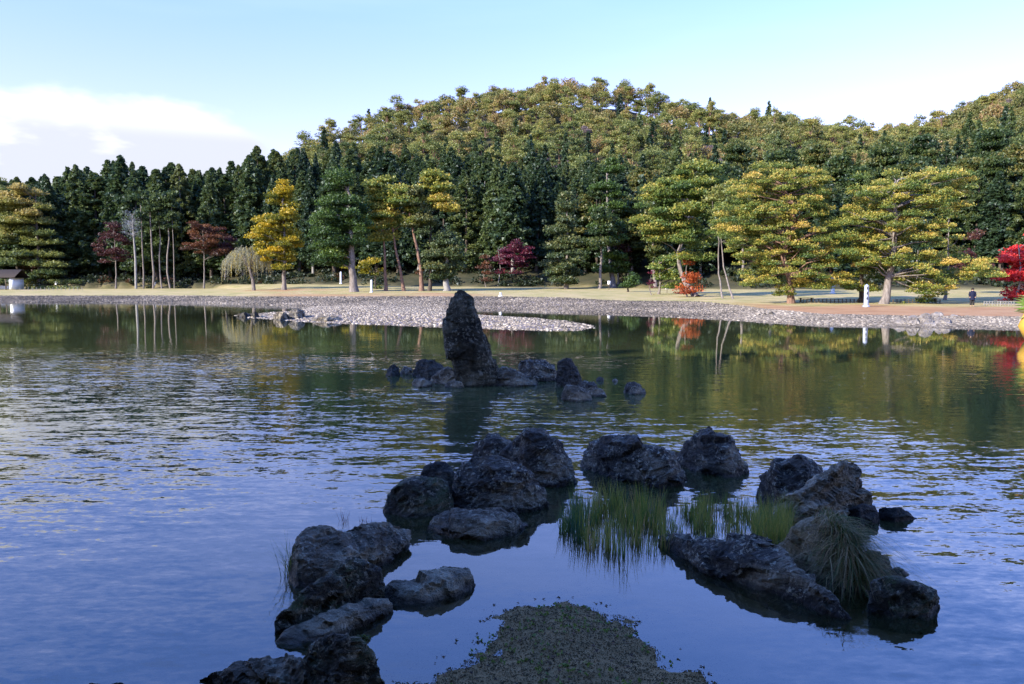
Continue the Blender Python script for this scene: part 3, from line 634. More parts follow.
vw = np.interp(u, KU, [k[1] for k in K]); Yw = np.interp(u, KU, nodesY[:,0]); Yg = np.interp(u, KU, nodesY[:,1])
yy = Yw-1.5+t*(Yg-Yw+2.0); xx = (u-512)/F*yy; zz = terrain(xx, yy); k = (zz > -.06)
pur = wob(xx, yy, .3, .12)
tt = np.clip(rng.beta(2, 2.8, n)*.85 - .06 + pur + .12*ss(u, 700, 760)-.12*(1-ss(u, 90, 150)), 0, 1)
stones('shore_cobbles', M['cobble'], xx[k], yy[k], zz[k], (rng.uniform(.07,.17,n)*(1+.4*(yy > 100)))[k], tt[k])
n = 42000; mn, mx = SPIT.min(0), SPIT.max(0); xx = rng.uniform(mn[0]-1, mx[0]+1, n); yy = rng.uniform(mn[1]-1, mx[1]+1, n); zz = terrain(xx, yy)
k = (zz > -.05) & (poly_sd(xx, yy, SPIT) > -1); stones('spit_cobbles', M['cobble'], xx[k], yy[k], zz[k], rng.uniform(.06,.14,n)[k], np.clip(rng.beta(1.8,1.9,n), 0, 1)[k])
n = 90000; xx = rng.uniform(-2, 2.6, n); yy = rng.uniform(4.2, 7.6, n); zz = terrain(xx, yy); k = rng.uniform(size=n) < np.where(zz > -.004, 1.0, np.clip(.25+zz*6, .008, 1))
stones('near_pebbles', M['pebble'], xx[k], yy[k], zz[k]+.005, (rng.uniform(.002,.0055,n)*np.where(rng.uniform(size=n) > .985, 2.2, 1))[k], rng.beta(1.6,2.5,n)[k])
# flakes of leaf litter and weed along the edge of the near spit
n = 4000; xx = rng.uniform(-2.2, 2.8, n); yy = rng.uniform(4.6, 7.8, n); zz = terrain(xx, yy); d = poly_sd(xx, yy, MOUND)
k = (np.abs(d+.02) < rng.exponential(.022, n)) | ((zz > 0) & (rng.uniform(size=n) < .35)); mb = MB()
leaves(mb, np.c_[xx, yy, np.maximum(zz, 0)+.006][k], .020, 2.5, 0, rng.uniform(0,1,k.sum()))
tag(mb.build('fallen_leaves', M['leafbit']), kind='stuff')
# sparse green sprouts on the near spit
n = 700; xx = rng.uniform(-1, 1.4, n); yy = rng.uniform(4.8, 6.5, n); k = (poly_sd(xx, yy, MOUND) > .12) & (wob(xx, yy, 4, 1) > -.2); mb = MB(); c = np.c_[xx, yy, terrain(xx, yy)+.015][k]
leaves(mb, np.repeat(c, 3, 0)+rng.normal(size=(len(c)*3,3))*.006, .018, .3, 0, .35)
tag(mb.build('tiny_sprouts', M['grass']), kind='stuff')

# ------------------------------------------------------------------ grasses
def blades(mb, base, h, lean, width=.006, seg=4, curve=.5, tint=None, down=0.0):
    n = len(base); az_ = rng.uniform(0, 6.28, n); ln = lean*rng.uniform(.2, 1.2, n); hh = h*rng.uniform(.55, 1.15, n)
    d = np.c_[np.cos(az_), np.sin(az_), np.zeros(n)]; sd = np.c_[-np.sin(az_), np.cos(az_), np.zeros(n)]
    # turn blades flat to various directions
    rows = []
    for s in range(seg+1):
        t = s/seg; p = base + d*(ln*hh*(t**(1+curve)))[:,None]*1.0 + np.array((0,0,1))*(hh*(t-down*t*t))[:,None]
        w = width*(1-t*.92); rows.append((p-sd*w, p+sd*w))
    V = np.stack([np.stack(r, 1) for r in rows], 1).reshape(n, -1, 3); m = (seg+1)*2
    Fq = np.array([(2*i, 2*i+1, 2*i+3, 2*i+2) for i in range(seg)]); o = np.arange(n)[:,None,None]*m
    tt = rng.uniform(0, 1, n) if tint is None else tint
    mb.add(V.reshape(-1,3), (Fq[None]+o).reshape(-1,4), 0, np.repeat(tt, seg))
def grass_bed(name, poly, n, h, label, tint=(0,1), lean=.35, clump=.085, density_pow=1):
    pg = np.array([G(*p)[:2] for p in poly]); mn, mx = pg.min(0), pg.max(0); nc = n//22
    cx = rng.uniform(mn[0], mx[0], nc*4); cy = rng.uniform(mn[1], mx[1], nc*4); k = poly_sd(cx, cy, pg) > 0; cx, cy = cx[k][:nc], cy[k][:nc]
    b = np.repeat(np.c_[cx, cy, np.full(len(cx), -.03)], 22, 0); b[:,:2] += rng.normal(size=(len(b),2))*clump*.5
    hs = np.repeat(h*rng.uniform(.6,1.15,len(cx)), 22); mb = MB()
    blades(mb, b, hs, lean, .0045, tint=np.clip(rng.uniform(*tint, len(b))+np.repeat(rng.uniform(-.25,.25,len(cx)),22), 0, 1))
    return tag(mb.build(name, M['grass']), kind='stuff')
grass_bed('water_grass', [(570,545),(575,515),(600,503),(640,503),(668,512),(668,548),(640,563),(600,562)], 1500, .34, '', (.2,1))
grass_bed('water_grass', [(668,532),(672,512),(700,506),(740,508),(764,518),(770,536),(700,538)], 1300, .26, '', (.25,.95))
grass_bed('water_grass', [(560,535),(563,510),(578,500),(592,520),(585,548)], 420, .34, '', (.0,.35))
mb = MB(); b = np.array([G(rng.uniform(752,792), rng.uniform(528,556)) for _ in range(700)]); b[:,2] = .08; blades(mb, b, .34, .5, .0035, tint=rng.uniform(.2,.95,700)); tag(mb.build('water_grass', M['grass']), kind='stuff')
# dry grass that falls over the tan rock
tan = bpy.data.objects['tan_rock']; co = np.empty(len(tan.data.vertices)*3); tan.data.vertices.foreach_get('co', co); co = co.reshape(-1,3)+np.array(tan.location)
no = np.empty(len(co)*3); tan.data.vertices.foreach_get('normal', no); no = no.reshape(-1,3)
uu_ = 512+F*co[:,0]/co[:,1]; w_ = (no[:,2] > -.1)*(co[:,2] > .05)*ss(uu_, 815, 862); idx = rng.choice(len(co), 2600, p=w_/w_.sum())
mb = MB(); b = co[idx]-no[idx]*.02; fall = np.array((.75,-.5,0))
for q in range(len(b)//20):
    sel = b[q*20:(q+1)*20]; k = len(sel); aim = fall*.8+rng.normal(0,.8,3); L = rng.uniform(.06,.26,k); sgn = rng.normal(size=(k,3))*.95; d = aim+sgn; d[:,2] = 0; rows = []
    rise = rng.uniform(.10,.30,k)
    for s_ in range(6):
        t = s_/5; p = sel+d*(L*t)[:,None]; p[:,2] = sel[:,2]+rise*t*1.6-(rise*1.6+L*.75)*t*t; p[:,2] = np.maximum(p[:,2], .01); w = .0042*(1-.9*t); sd = np.c_[-d[:,1], d[:,0], np.zeros(k)]; sd /= np.linalg.norm(sd,axis=1)[:,None]+1e-9; rows.append(np.stack((p-sd*w, p+sd*w),1))
    V = np.stack(rows,1).reshape(k,-1,3); Fq = np.array([(2*i,2*i+1,2*i+3,2*i+2) for i in range(5)]); tt = np.clip(rng.normal(rng.choice([.25,.6,.85]),.15,k),0,1)
    mb.add(V.reshape(-1,3), (Fq[None]+np.arange(k)[:,None,None]*12).reshape(-1,4), 0, np.repeat(tt,5))
tag(mb.build('dry_draping_grass', M['drygrass']), kind='stuff')
def sprig(name, base, n, h, mat, label, cat, lean=.5, width=.003):
    mb = MB(); b = np.tile(np.array(base), (n, 1)) + rng.normal(size=(n,3))*np.array((.03,.03,.0))*(h > .08); blades(mb, b-np.array(base), h, lean, width)
    o = mb.build(name, mat); o.location = tuple(base); return tag(o, label, cat)
sprig('grass_tuft', G(286,582)+np.array((0,.15,0)), 60, .34, M['grass'], 'drooping green grass tuft at the left end of the twig topped boulder', 'grass tuft', 1.0)
sprig('twiggy_plant', P(345,527,8.75), 22, .20, M['twig'], 'thin grey red twigs on top of the broad boulder, the taller left plant', 'plant', .5)
sprig('twiggy_plant', P(364,527,8.75), 26, .13, M['twig'], 'small reddish twiggy plant right of the taller twigs on the broad boulder', 'plant', .5)
sprig('dry_stalk', P(331,600,6.8), 5, .26, M['twig'], 'single dry stalk rising from the dark knobbly rock', 'plant', .12)
sprig('brown_sprout', P(436,571,7.5), 14, .05, M['twig'], 'tiny brown sprout on the pale flat rock', 'plant', .4, .004)
def leafy(name, base, r, n, size, mat, label, cat, up=.5, tint=None):
    mb = MB(); c = unit(n)*r*rng.uniform(.2,1,n)[:,None]*np.array((1,.8,.45)); c[:,2] = np.abs(c[:,2])
    leaves(mb, c, size, up, 0, rng.uniform(0,1,n) if tint is None else tint); o = mb.build(name, mat); o.location = tuple(base); return tag(o, label, cat)
leafy('green_sprig', P(471,443,14.3), .20, 120, .045, M['gold'], 'yellow green sprig beside the small round boulder', 'plant', tint=.2)
leafy('moss_patch', P(326,607,6.75)-np.array((0,0,.01)), .24, 900, .018, M['moss'], 'orange green moss cushion on the dark knobbly rock', 'moss', 1.0)
leafy('moss_patch', P(362,638,5.6)-np.array((0,0,.01)), .07, 260, .012, M['moss'], 'little moss cushion at the right shoulder of the upright boulder', 'moss', 1.0)

# ------------------------------------------------------------------ trees
def cedar_mesh(H, rmax, nb=110, clear=.12, nleaf=34, size=.62, seed=0, shape=.85):
    """crown of down swept sprays and a straight tapered trunk"""
    tr = MB(); cr = MB(); k = 9; zz = np.linspace(0, H*.97, k)
    tube(tr, np.c_[rng.normal(size=k)*.05, rng.normal(size=k)*.05, zz], np.linspace(.018*H, .02, k))
    C0 = []; D0 = []; T0 = []
    for i in range(nb):
        t = clear + (1-clear)*((i+rng.uniform(0,1))/nb)**.85; t = min(t, .995); a = rng.uniform(0, 6.283)
        env = min(1, (t-clear)/.12+.45)*(1-math.exp(-(1-t)*H/(8.5*shape)))
        r = rmax*env*rng.uniform(.62,1.15)+.15; d = np.array((math.cos(a), math.sin(a), 0)); m = max(5, int(nleaf*(.35+r/rmax)))
        q = rng.uniform(.12, 1, m)**.7
        c = d*(q*r)[:,None] + np.array((0,0,t*H)) + np.array((0,0,1))*((-q**2*r*.38+ (1-t)*0)[:,None]) + rng.normal(size=(m,3))*np.array((.28,.28,.24))*(.4+r/rmax)
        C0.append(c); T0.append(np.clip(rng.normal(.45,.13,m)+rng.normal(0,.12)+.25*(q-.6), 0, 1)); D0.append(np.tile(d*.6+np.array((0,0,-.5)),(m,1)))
    leaves(cr, np.vstack(C0), size, .5, 0, np.concatenate(T0), .42, np.vstack(D0)); return tr, cr
def pad(cr, c, rx, ry, rz, n, size, tb, up=.9, mat=0):
    """one flat cloud of needles, fuller above than below"""
    p = unit(n)*(rng.uniform(0,1,n)**.35)[:,None]; p[:,2] = np.where(p[:,2] < 0, p[:,2]*.35, p[:,2])
    # lobes along the rim
    th_ = np.arctan2(p[:,1], p[:,0]); ph = rng.uniform(0,6.28,2); lob = 1+.16*np.sin(5*th_+ph[0])+.12*np.sin(9*th_+ph[1])
    pos = p*np.array((rx,ry,rz))*lob[:,None]
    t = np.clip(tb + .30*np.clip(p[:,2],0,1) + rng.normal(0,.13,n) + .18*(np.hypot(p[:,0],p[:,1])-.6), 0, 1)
    leaves(cr, pos+np.array(c), size, up, mat, t)
def hillpine_mesh(H, W, npad=11, n=120, size=.42, thick=.5):
    b = MB(); lean = rng.normal(size=2)*.05*H; k = 6; t = np.linspace(0,1,k); tp = np.c_[lean[0]*t**2, lean[1]*t**2, t*H*.86]
    tube(b, tp, np.linspace(.022*H,.05,k), 6, 1)
    for i in range(npad):
        t = rng.uniform(.05,1); a = rng.uniform(0,6.28); r = W*.5*(1-abs(t-.45)*1.1)*rng.uniform(.2,1); r = max(r, .1)
        c = np.array((lean[0]*t*t+math.cos(a)*r, lean[1]*t*t+math.sin(a)*r, H*(.32+.62*t)))
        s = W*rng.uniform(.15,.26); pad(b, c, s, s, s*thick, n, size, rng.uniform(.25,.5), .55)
        tube(b, [tp[3], (tp[3]+c)/2+np.array((0,0,-.2)), c], (.09,.06,.03), 4, 1, cap=False)
    return b
def broad_mesh(H, W, ncl=16, n=110, size=.42, low=.3):
    b = MB(); k = 6; t = np.linspace(0,1,k); tube(b, np.c_[rng.normal(size=k)*.08, rng.normal(size=k)*.08, t*H*.75], np.linspace(.02*H,.05,k), 6, 1)
    for i in range(ncl):
        d = unit(1)[0]; d[2] = abs(d[2])*1.1-.25; c = np.array((0,0,H*(low+.32)))+d*np.array((W*.36,W*.36,H*.27)); s = W*rng.uniform(.14,.24)
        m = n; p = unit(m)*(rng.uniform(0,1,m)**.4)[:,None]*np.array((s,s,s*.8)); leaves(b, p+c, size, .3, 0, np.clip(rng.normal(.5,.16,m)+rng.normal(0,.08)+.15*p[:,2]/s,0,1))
        tube(b, [(0,0,H*.35),(0,0,H*.4)+(c-np.array((0,0,H*.4)))*.55, c], (.08,.05,.02), 4, 1, cap=False)
    return b

# --- the forest of the hill
def place(mesh, name, p, s, label, cat, group, rz=None, sz=None):
    o = bpy.data.objects.new(name, mesh); C.objects.link(o); o.location = tuple(p); o.rotation_euler = (0,0, rng.uniform(0,6.28) if rz is None else rz)
    o.scale = (s, s, sz or s); return tag(o, label, cat, group)
cedars = []
for i in range(6):
    H = 28; tr, cr = cedar_mesh(H, [4.6,4.2,5.4,4.4,5.0,4.0][i], 300, [.10,.16,.08,.22,.12,.1][i], 46, .56, shape=[.95,1.1,.9,1.0,.85,1.15][i])
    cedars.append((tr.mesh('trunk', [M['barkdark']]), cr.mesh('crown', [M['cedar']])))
M['cypress'] = foliage('cypress foliage', [(0, (.022,.045,.016)), (.5, (.050,.085,.026)), (1, (.12,.14,.035))], 0.7)
cypress = []
for i in range(3):
    cr = MB(); n_ = 230
    for q in range(n_):
        t = (q+rng.uniform(0,1))/n_; z = 28*(.08+.92*t); r = (4.6+i*.5)*(1-math.exp(-(1-t)*28/8))*min(1,t/.12+.4)+.05; a = rng.uniform(0,6.28); w = rng.uniform(.25,1)**.5
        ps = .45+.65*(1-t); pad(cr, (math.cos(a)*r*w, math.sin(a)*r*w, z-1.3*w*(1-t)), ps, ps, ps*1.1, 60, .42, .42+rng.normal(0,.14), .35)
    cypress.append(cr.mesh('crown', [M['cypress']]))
cpale = MB(); tube(cpale, np.c_[np.zeros(8), np.zeros(8), np.linspace(0,27,8)], np.linspace(.42,.03,8)); cpale = cpale.mesh('trunk', [M['barkpale']])
hpb = [hillpine_mesh([11.5,13.5,10,12,9.5,14][i % 6], [8.5,6.5,9.5,7.5,8,7][i % 6]*rng.uniform(.92,1.1), 15+i % 5, 130, .32, [.45,.8,.6,.95,.5,.75][(i*5) % 6]) for i in range(12)]
hp = [b.mesh('hill_pine', [M['hillpine'], M['barkred']]) for b in hpb]
hc = []
for i in range(3):
    tr, cr = cedar_mesh(15, 2.6+.4*i, 60, .1, 26, .55); tr.merge(cr); 
    hc.append(tr)
def two_mat_cedar(i):
    tr, cr = cedar_mesh(15, 2.5+.4*i, 62, .08, 26, .55); b = MB(); b.merge(cr)
    nb_ = len(b.M); b.merge(tr)
    for q in range(nb_, len(b.M)): b.M[q] = np.ones_like(b.M[q])
    return b.mesh('hill_cedar', [M['cedar'], M['barkdark']])
hc = [two_mat_cedar(i) for i in range(3)]
M['hillbroad'] = foliage('hill broadleaf foliage', [(0, (.08,.10,.03)), (.4, (.17,.18,.05)), (.8, (.29,.22,.07)), (1, (.33,.20,.09))], 0.65)
hb = [broad_mesh(11, 9+i, 15, 100).mesh('hill_tree', [M['hillbroad'], M['barkgrey']]) for i in range(3)]
M['bare'] = foliage('bare twigs', [(0, (.14,.11,.10)), (1, (.26,.20,.19))], .2)
hbare = broad_mesh(9, 6, 14, 150, .22).mesh('hill_tree', [M['bare'], M['barkpale']])
skyl = np.full(1300, 400.0)                       # rows front to back: what still shows above those in front
def region(u):
    return 'left' if u < 340 else 'middle' if u < 640 else 'right'
cand = []
def rowY(u, i): return np.interp(u, KU, nodesY[:, i])
# cedar stand at the foot of the hill
SKY = [(-80,178),(0,172),(30,178),(60,166),(100,157),(150,155),(205,146),(240,152),(262,142),(300,138),(340,135),(400,140),(450,148),(520,155),(600,160),(700,160),(800,160),(900,158),(960,150),(1110,150)]
SKU, SKV = zip(*SKY)
for row in range(6):
    u = -70 + rng.uniform(0, 15)
    while u < 1110:
        Y = rowY(u, 3) + 11 + row*8.5 + rng.uniform(-3, 3) ; du = 780/Y*rng.uniform(4.6, 7.0)
        dens = 1.0 if u < 620 else .65
        if 590 < u and row > 4: dens = .25
        if u < 300: du *= .8
        if rng.uniform() < dens: cand.append(('cedar', u, Y, rng.uniform(.93,1.12)*(1.12 if u < 270 else 1.0 if u < 520 else .88 if u < 700 else .74)*(1 if row < 4 or u < 300 else .85), row))
        u += du*.88
# the slope above
spac = 7.4
for Y in np.arange(172, 425, spac):
    u = -70 + rng.uniform(0, 12)
    while u < 1110:
        b = rowY(u, 3); r = rowY(u, 4)
        if Y > b+(38 if u < 600 else 14) and Y < r+14:
            hgt = (Y-b)/(r-b); q = rng.uniform()
            pc = (np.clip(.75-hgt*1.1, .04, .5) if hgt < .85 else .015) if u > 260 else .75
            kind = 'hcedar' if q < pc else 'hpine' if q < pc+.62*(1-pc)+.1 else 'hbroad' if q < .97 else 'hbare'
            uu = u+rng.uniform(-5,5); YY = Y+rng.uniform(-3,3)
            if not (600 < uu < 640 and r-34 < YY < r-18): cand.append((kind, uu, YY, rng.uniform(.75,1.25), -1))
        u += 780/Y*spac*rng.uniform(.8,1.25)
cand.sort(key=lambda c: c[2]); cnt = {}
CL = {'left': 'tall dark green cedar in the close stand behind the left lawn', 'middle': 'tall dark green cedar in the close stand behind the standing stone', 'right': 'dark green cedar in the stand behind the big pond pines'}
HL = {'left': 'on the slope above the left cedar stand', 'middle': 'on the slope of the high hill in the middle', 'right': 'on the long slope above the big pond pines'}
Htab = {'cedar': (28, 4.2), 'hpine': (11, 4), 'hcedar': (15, 2.6), 'hbroad': (10, 4.5), 'hbare': (8.5, 4)}
kept = 0; far_ = []
for kind, u, Y, s, row in cand:
    sc0 = s
    g = ground_at(u, Y); H, W = Htab[kind]; vt = toV(g[0], g[1], g[2]+H*s)[1]; hw = W*s/Y*780; i0, i1 = int(max(0, u-hw+100)), int(min(1299, u+hw+100))
    if i1 <= i0: continue
    seg = skyl[i0:i1+1]
    if not (vt < seg.max()-(3.5 if row < 2 else 7) or (row == 0)) or (kind == 'cedar' and cnt.get(kind,0) >= 296): continue
    vb = toV(g[0], g[1], g[2]+H*s*.55)[1]; c0 = int(u-hw*.55+100); c1 = int(u+hw*.55+100); skyl[max(0,c0):c1+1] = np.minimum(skyl[max(0,c0):c1+1], vb)
    rg = region(u); kept += 1; cnt[kind] = cnt.get(kind, 0)+1
    g = g-np.array((0,0,.2)); sz = s*rng.uniform(.92,1.1)
    if kind == 'cedar':
        vcap = np.interp(u, SKU, SKV) + rng.exponential(8.5) + (0 if row > 1 or u < 300 else 4)
        zc_ = P(512, vcap, Y)[2]; hh = (zc_-g[2])/H; sz = min(sz, hh); s = s*rng.uniform(.8,1.25)
        if hh < .35: continue
        cy_ = rng.uniform() < .30
        t = empty('cypress_tree' if cy_ else 'cedar_tree', g, (CL[rg].replace('dark green cedar', 'mid green bushy cypress') if cy_ else CL[rg]), 'cypress' if cy_ else 'cedar', ('cypresses' if cy_ else 'cedars')+' of the '+rg+' stand', rng.uniform(0,6.28))
        sx_ = s*rng.uniform(.75, 1.2); t.scale = (sx_, sx_, sz*rng.uniform(.9, 1.0)); t.rotation_euler.x = rng.normal(0,.035); t.rotation_euler.y = rng.normal(0,.035)
        tr, cr = cedars[rng.integers(6)]; cr = cypress[rng.integers(3)] if cy_ else cr; link('trunk', cpale if row < 2 and rng.uniform() < .25 else tr, t); link('crown', cr, t)
    elif kind == 'hpine' and cnt[kind] > 290: far_.append((g, s, rng.integers(12)))
    elif kind == 'hpine': place(hp[rng.integers(12)], 'hill_pine', g, s, 'broad yellow green pine '+HL[rg], 'pine', 'pines '+HL[rg], sz=sz)
    elif kind == 'hcedar': place(hc[rng.integers(3)], 'hill_cedar', g, s, 'small dark conical conifer '+HL[rg], 'conifer', 'conifers '+HL[rg], sz=sz)
    elif kind == 'hbroad': place(hb[rng.integers(3)], 'hill_tree', g, s, 'rounded autumn coloured tree '+HL[rg], 'tree', 'autumn trees '+HL[rg], sz=sz)
    else: place(hbare, 'bare_tree', g, s, 'greyish bare twigged tree '+HL[rg], 'bare tree', 'bare trees '+HL[rg], sz=sz)
mb = MB()
for g, s, i in far_: mb.merge(hpb[i], sc_=s, off=g, rz=rng.uniform(0,6.28), tshift=rng.uniform(-.25,.25))
if far_: tag(mb.build('distant_pine_forest', [M['hillpine'], M['barkred']]), kind='stuff')
print('forest kept', kept, cnt)
g = ground_at(764, 392); place(hc[1], 'hill_cedar', g, 1.15, 'lone pointed conifer sticking up on the skyline above the big pines', 'conifer', None)

# --- trees that shade the near water: they stand on the bank behind and left of the camera
k = 0
for row, yb in enumerate((-6, -13)):
    for xb in np.arange(-112, 22, 4.6):
        x, y = xb+rng.uniform(-1,1), yb+rng.uniform(-1,1)-abs(xb+10)*.03
        t = empty('bank_tree', (x, y, gz(x, y)-.2), 'tall cedar on the near bank behind the camera', 'cedar', 'cedars on the near bank', rng.uniform(0,6.28))
        s = rng.uniform(1.06,1.16); t.scale = (s*1.1, s*1.1, s); tr, cr = cedars[(k*5) % 6]; k += 1; link('trunk', tr, t); link('crown', cr, t)

# --- undergrowth along the foot of the forest
mb = MB()
for i in range(520):
    u = rng.uniform(-60, 1090); Yb = rowY(u, 3); Y = Yb + rng.uniform(-2, 24)
    if u > 560: Y = Yb + rng.uniform(0, 45)
    g = ground_at(u, Y); s = rng.uniform(.8, 2.4)*(1 if u < 560 else 1.2); n = 90
    p = unit(n)*(rng.uniform(0,1,n)**.4)[:,None]*np.array((s*1.2, s*1.2, s)); p[:,2] = np.abs(p[:,2]); tb = rng.choice([.3,.45,.55,.92], p=[.35,.35,.22,.08])
    leaves(mb, p+g, .42, .5, 0, np.clip(rng.normal(tb, .1, n), 0, 1))
tag(mb.build('undergrowth', M['shrub']), kind='stuff')

# --- single trees in front of the forest
def layered(name, base, layers, Y, fol, bk, label, cat, trunk=None, group=None, padr=1.15, n=230, size=.19, tb=.38, r0=.38, flat=.52, up=.6, dens=1.05, zj=.55, tj=.12, limbs=True, top_t=.0, asp=.55, limbp=.5):
    """pine like tree: crown of flat needle clouds set out in tiers on limbs from a bent trunk; tiers are (v, u left, u right)"""
    base = np.array(base, float); t = empty(name, base, label, cat, group); tr = MB(); cr = MB()
    ztop = P(512, min(l[0] for l in layers), Y)[2]-base[2]
    if trunk is None: trunk = [(0,0,0), (rng.normal(0,.3),rng.normal(0,.3),ztop*.4), (0,0,ztop*.92)]
    else: trunk = [tuple(P(a, b, Y)-base) for a, b in trunk]; trunk[0] = (trunk[0][0], 0, -.3)
    tk = np.array(trunk); m = 14; tt = np.linspace(0, 1, m); zs = np.r_[0, np.cumsum(np.linalg.norm(np.diff(tk, axis=0), axis=1))]; zs /= zs[-1]
    tp = np.c_[[np.interp(tt, zs, tk[:,i]) for i in range(3)]].T + np.c_[rng.normal(size=m)*.07, rng.normal(size=m)*.07, np.zeros(m)]*r0*3
    tube(tr, tp, r0*(1-tt*.78)*(1+.45*np.exp(-tt*22)), 9)
    for v, ul, ur in layers:
        z = P(512, v, Y)[2]-base[2]; xc = ((ul+ur)/2-512)/F*Y-base[0]; rx = (ur-ul)/2*Y/F
        pr = min(padr, rx); ry = min(rx, 5.5)*.85
        k = max(2, int(dens*(rx*ry)/(pr*pr)*.75)+1)
        for i in range(k):
            a = 6.283*(i+rng.uniform(-.35,.35))/k*1.618*1.0; q = math.sqrt((i+.6)/k); q = min(1, q)
            s = pr*rng.uniform(.75,1.25); c = np.array((xc+math.cos(a)*max(0,rx-s*.75)*q, math.sin(a)*max(0,ry-s*.75)*q, z+rng.normal(0,zj)-.25*q))
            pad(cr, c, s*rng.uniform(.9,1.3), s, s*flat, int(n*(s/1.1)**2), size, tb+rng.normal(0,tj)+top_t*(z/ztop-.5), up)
            if limbs and rng.uniform() < limbp*(1 if np.hypot(c[0],c[1]) < 4.5 else .22):
                j = np.argmin(np.abs(tp[:,2]-(z-.35*np.hypot(c[0]-tp[:,0], c[1])))) ; j = max(3, j); a0 = tp[j]; md = (a0+c)/2+np.array((rng.normal(0,.15),rng.normal(0,.15),rng.uniform(-.1,.35)))
                rr_ = r0*.30*rng.uniform(.6,1.1); tube(tr, [a0, a0*.5+md*.5+rng.normal(0,.08,3), md, c-np.array((0,0,s*flat*.3))], (rr_, rr_*.8, rr_*.6, rr_*.25), 5, cap=False)
    tr.build('trunk', bk, t, True); cr.build('crown', fol, t); return t
gp = lambda u, v: ground_px(u, v, 45, 260)

b = gp(792, 303.5); Ya = b[1]
layered('pond_pine', b, [(171,748,828),(177,738,835),(186,722,842),(197,730,838),(206,712,832),(217,708,840),(229,712,852),(240,722,848),(250,734,838),(260,732,846),(271,736,860),(282,772,862),(292,770,800)], Ya, M['bigpine'], M['barkred'],
    'great spreading yellow green pine with tiers of foliage on the reddish shore', 'pine', trunk=[(792,305),(790,280),(783,255),(790,232),(796,208),(784,190),(782,175)], r0=.36, n=560, size=.115, tb=.52, tj=.15, padr=.80, dens=.92, zj=.55, flat=.55, up=.5, limbp=.42)
b = gp(884, 304); Yb2 = b[1]
layered('pond_pine', b, [(172,908,972),(180,880,978),(188,850,968),(199,842,975),(210,838,962),(222,836,950),(234,845,945),(245,833,948),(254,832,900),(262,850,1004),(272,908,1008),(283,890,962),(293,898,950)], Yb2, M['bigpine'], M['barkgrey'],
    'big many tiered pine with exposed reddish limbs behind the lettered white post', 'pine', trunk=[(884,306),(888,280),(894,255),(893,235),(898,215),(892,195),(900,180)], r0=.40, n=560, size=.115, tb=.52, tj=.15, padr=.80, dens=.92, zj=.55, flat=.55, up=.5, limbp=.42)
b = gp(866, 303)
layered('pond_pine', b+np.array((0,1.2,0)), [(238,838,885),(249,828,892),(259,830,896),(270,838,892),(280,842,884)], b[1]+1.2, M['bigpine'], M['barkdark'],
    'smaller pine with a dark trunk directly behind the lettered white post', 'pine', r0=.28, n=300, size=.17, tb=.38)
b = gp(945, 300)
layered('young_pine', b, [(216,944,950),(224,940,955),(233,936,958),(243,932,962),(253,928,966)], b[1], M['bigpine'], M['barkgrey'], 'pointed pine leader rising right of the biggest pond pine', 'pine', r0=.16, padr=.8, size=.16, tb=.5)
b = gp(690, 297)
layered('domed_pine', b, [(178,655,703),(184,642,712),(192,634,716),(201,630,718),(211,624,718),(221,624,712),(231,622,690),(240,640,712),(252,660,700)], b[1]+8, M['bigpine'], M['barkgrey'],
    'domed green pine with several bare leaning trunks left of the great spreading pine', 'pine', tj=.14, trunk=[(684,297),(680,275),(678,250),(690,225),(688,200),(680,185)], r0=.42, n=300, size=.20, tb=.34, padr=1.5)
b = gp(664, 295)
layered('low_pine', b+np.array((0,4,0)), [(258,650,690),(266,642,694),(275,650,690),(283,660,688)], b[1]+4, M['bigpine'], M['barkgrey'], 'low yellow green pine under the domed pine', 'pine', r0=.2, tb=.36, n=200, size=.22, padr=1.4)
b = gp(722, 299)
t_ = layered('slender_pine', b, [(196,718,742),(206,708,744),(216,702,746),(228,706,740),(240,708,738)], b[1]+3, M['hillpine'], M['barkgrey'], 'right one of two slender pines with thin bare trunks beside the great spreading pine', 'pine', trunk=[(727,299),(724,270),(721,240),(722,215),(724,200)], r0=.12, n=200, size=.22, padr=1.3)
t_ = layered('slender_pine', b+np.array((-.9,1.5,0)), [(190,700,728),(200,694,730),(212,696,724),(224,700,722)], b[1]+4.5, M['hillpine'], M['barkgrey'], 'left one of two slender pines with thin bare trunks beside the great spreading pine', 'pine', trunk=[(717,299),(718,270),(719,240),(714,215),(712,200)], r0=.12, n=200, size=.22, padr=1.3)
# row of pines behind the left centre lawn
LY = gp(352, 292)[1]
def base(u, v): 
    return gp(u, v)
b = base(284, 290); layered('golden_tree', b, [(189,276,292),(194,268,300),(201,266,303),(209,264,303),(218,258,302),(227,249,303),(236,247,307),(245,250,308),(254,256,300),(263,268,300)], b[1], M['gold'], M['barkgrey'],
    'bright golden yellow tree with tiered crown on the left lawn', 'tree', r0=.42, n=170, size=.27, padr=1.5, tb=.40, tj=.16, zj=1.0, flat=.6)
b = base(350, 292); layered('tall_green_tree', b, [(178,328,352),(188,322,362),(199,312,366),(210,316,372),(221,306,374),(232,308,376),(243,303,372),(254,304,352),(263,310,350)], b[1], M['green'], M['barkgrey'],
    'tall dark green tree with a thick grey trunk just right of the golden tree', 'tree', trunk=[(353,292),(352,260),(351,230),(350,200),(347,182)], r0=.70, n=240, size=.26, padr=1.8, flat=.75, tb=.30, tj=.15)
b = base(386, 291); layered('leaning_pine', b, [(206,362,398),(216,358,404),(227,362,402),(238,358,400)], b[1], M['bigpine'], M['barkred'], 'pine on the left of the leaning group, with a straight brown trunk', 'pine',
    trunk=[(386,292),(385,265),(384,240),(382,215)], r0=.32, n=230, size=.28, padr=1.9, tb=.5)
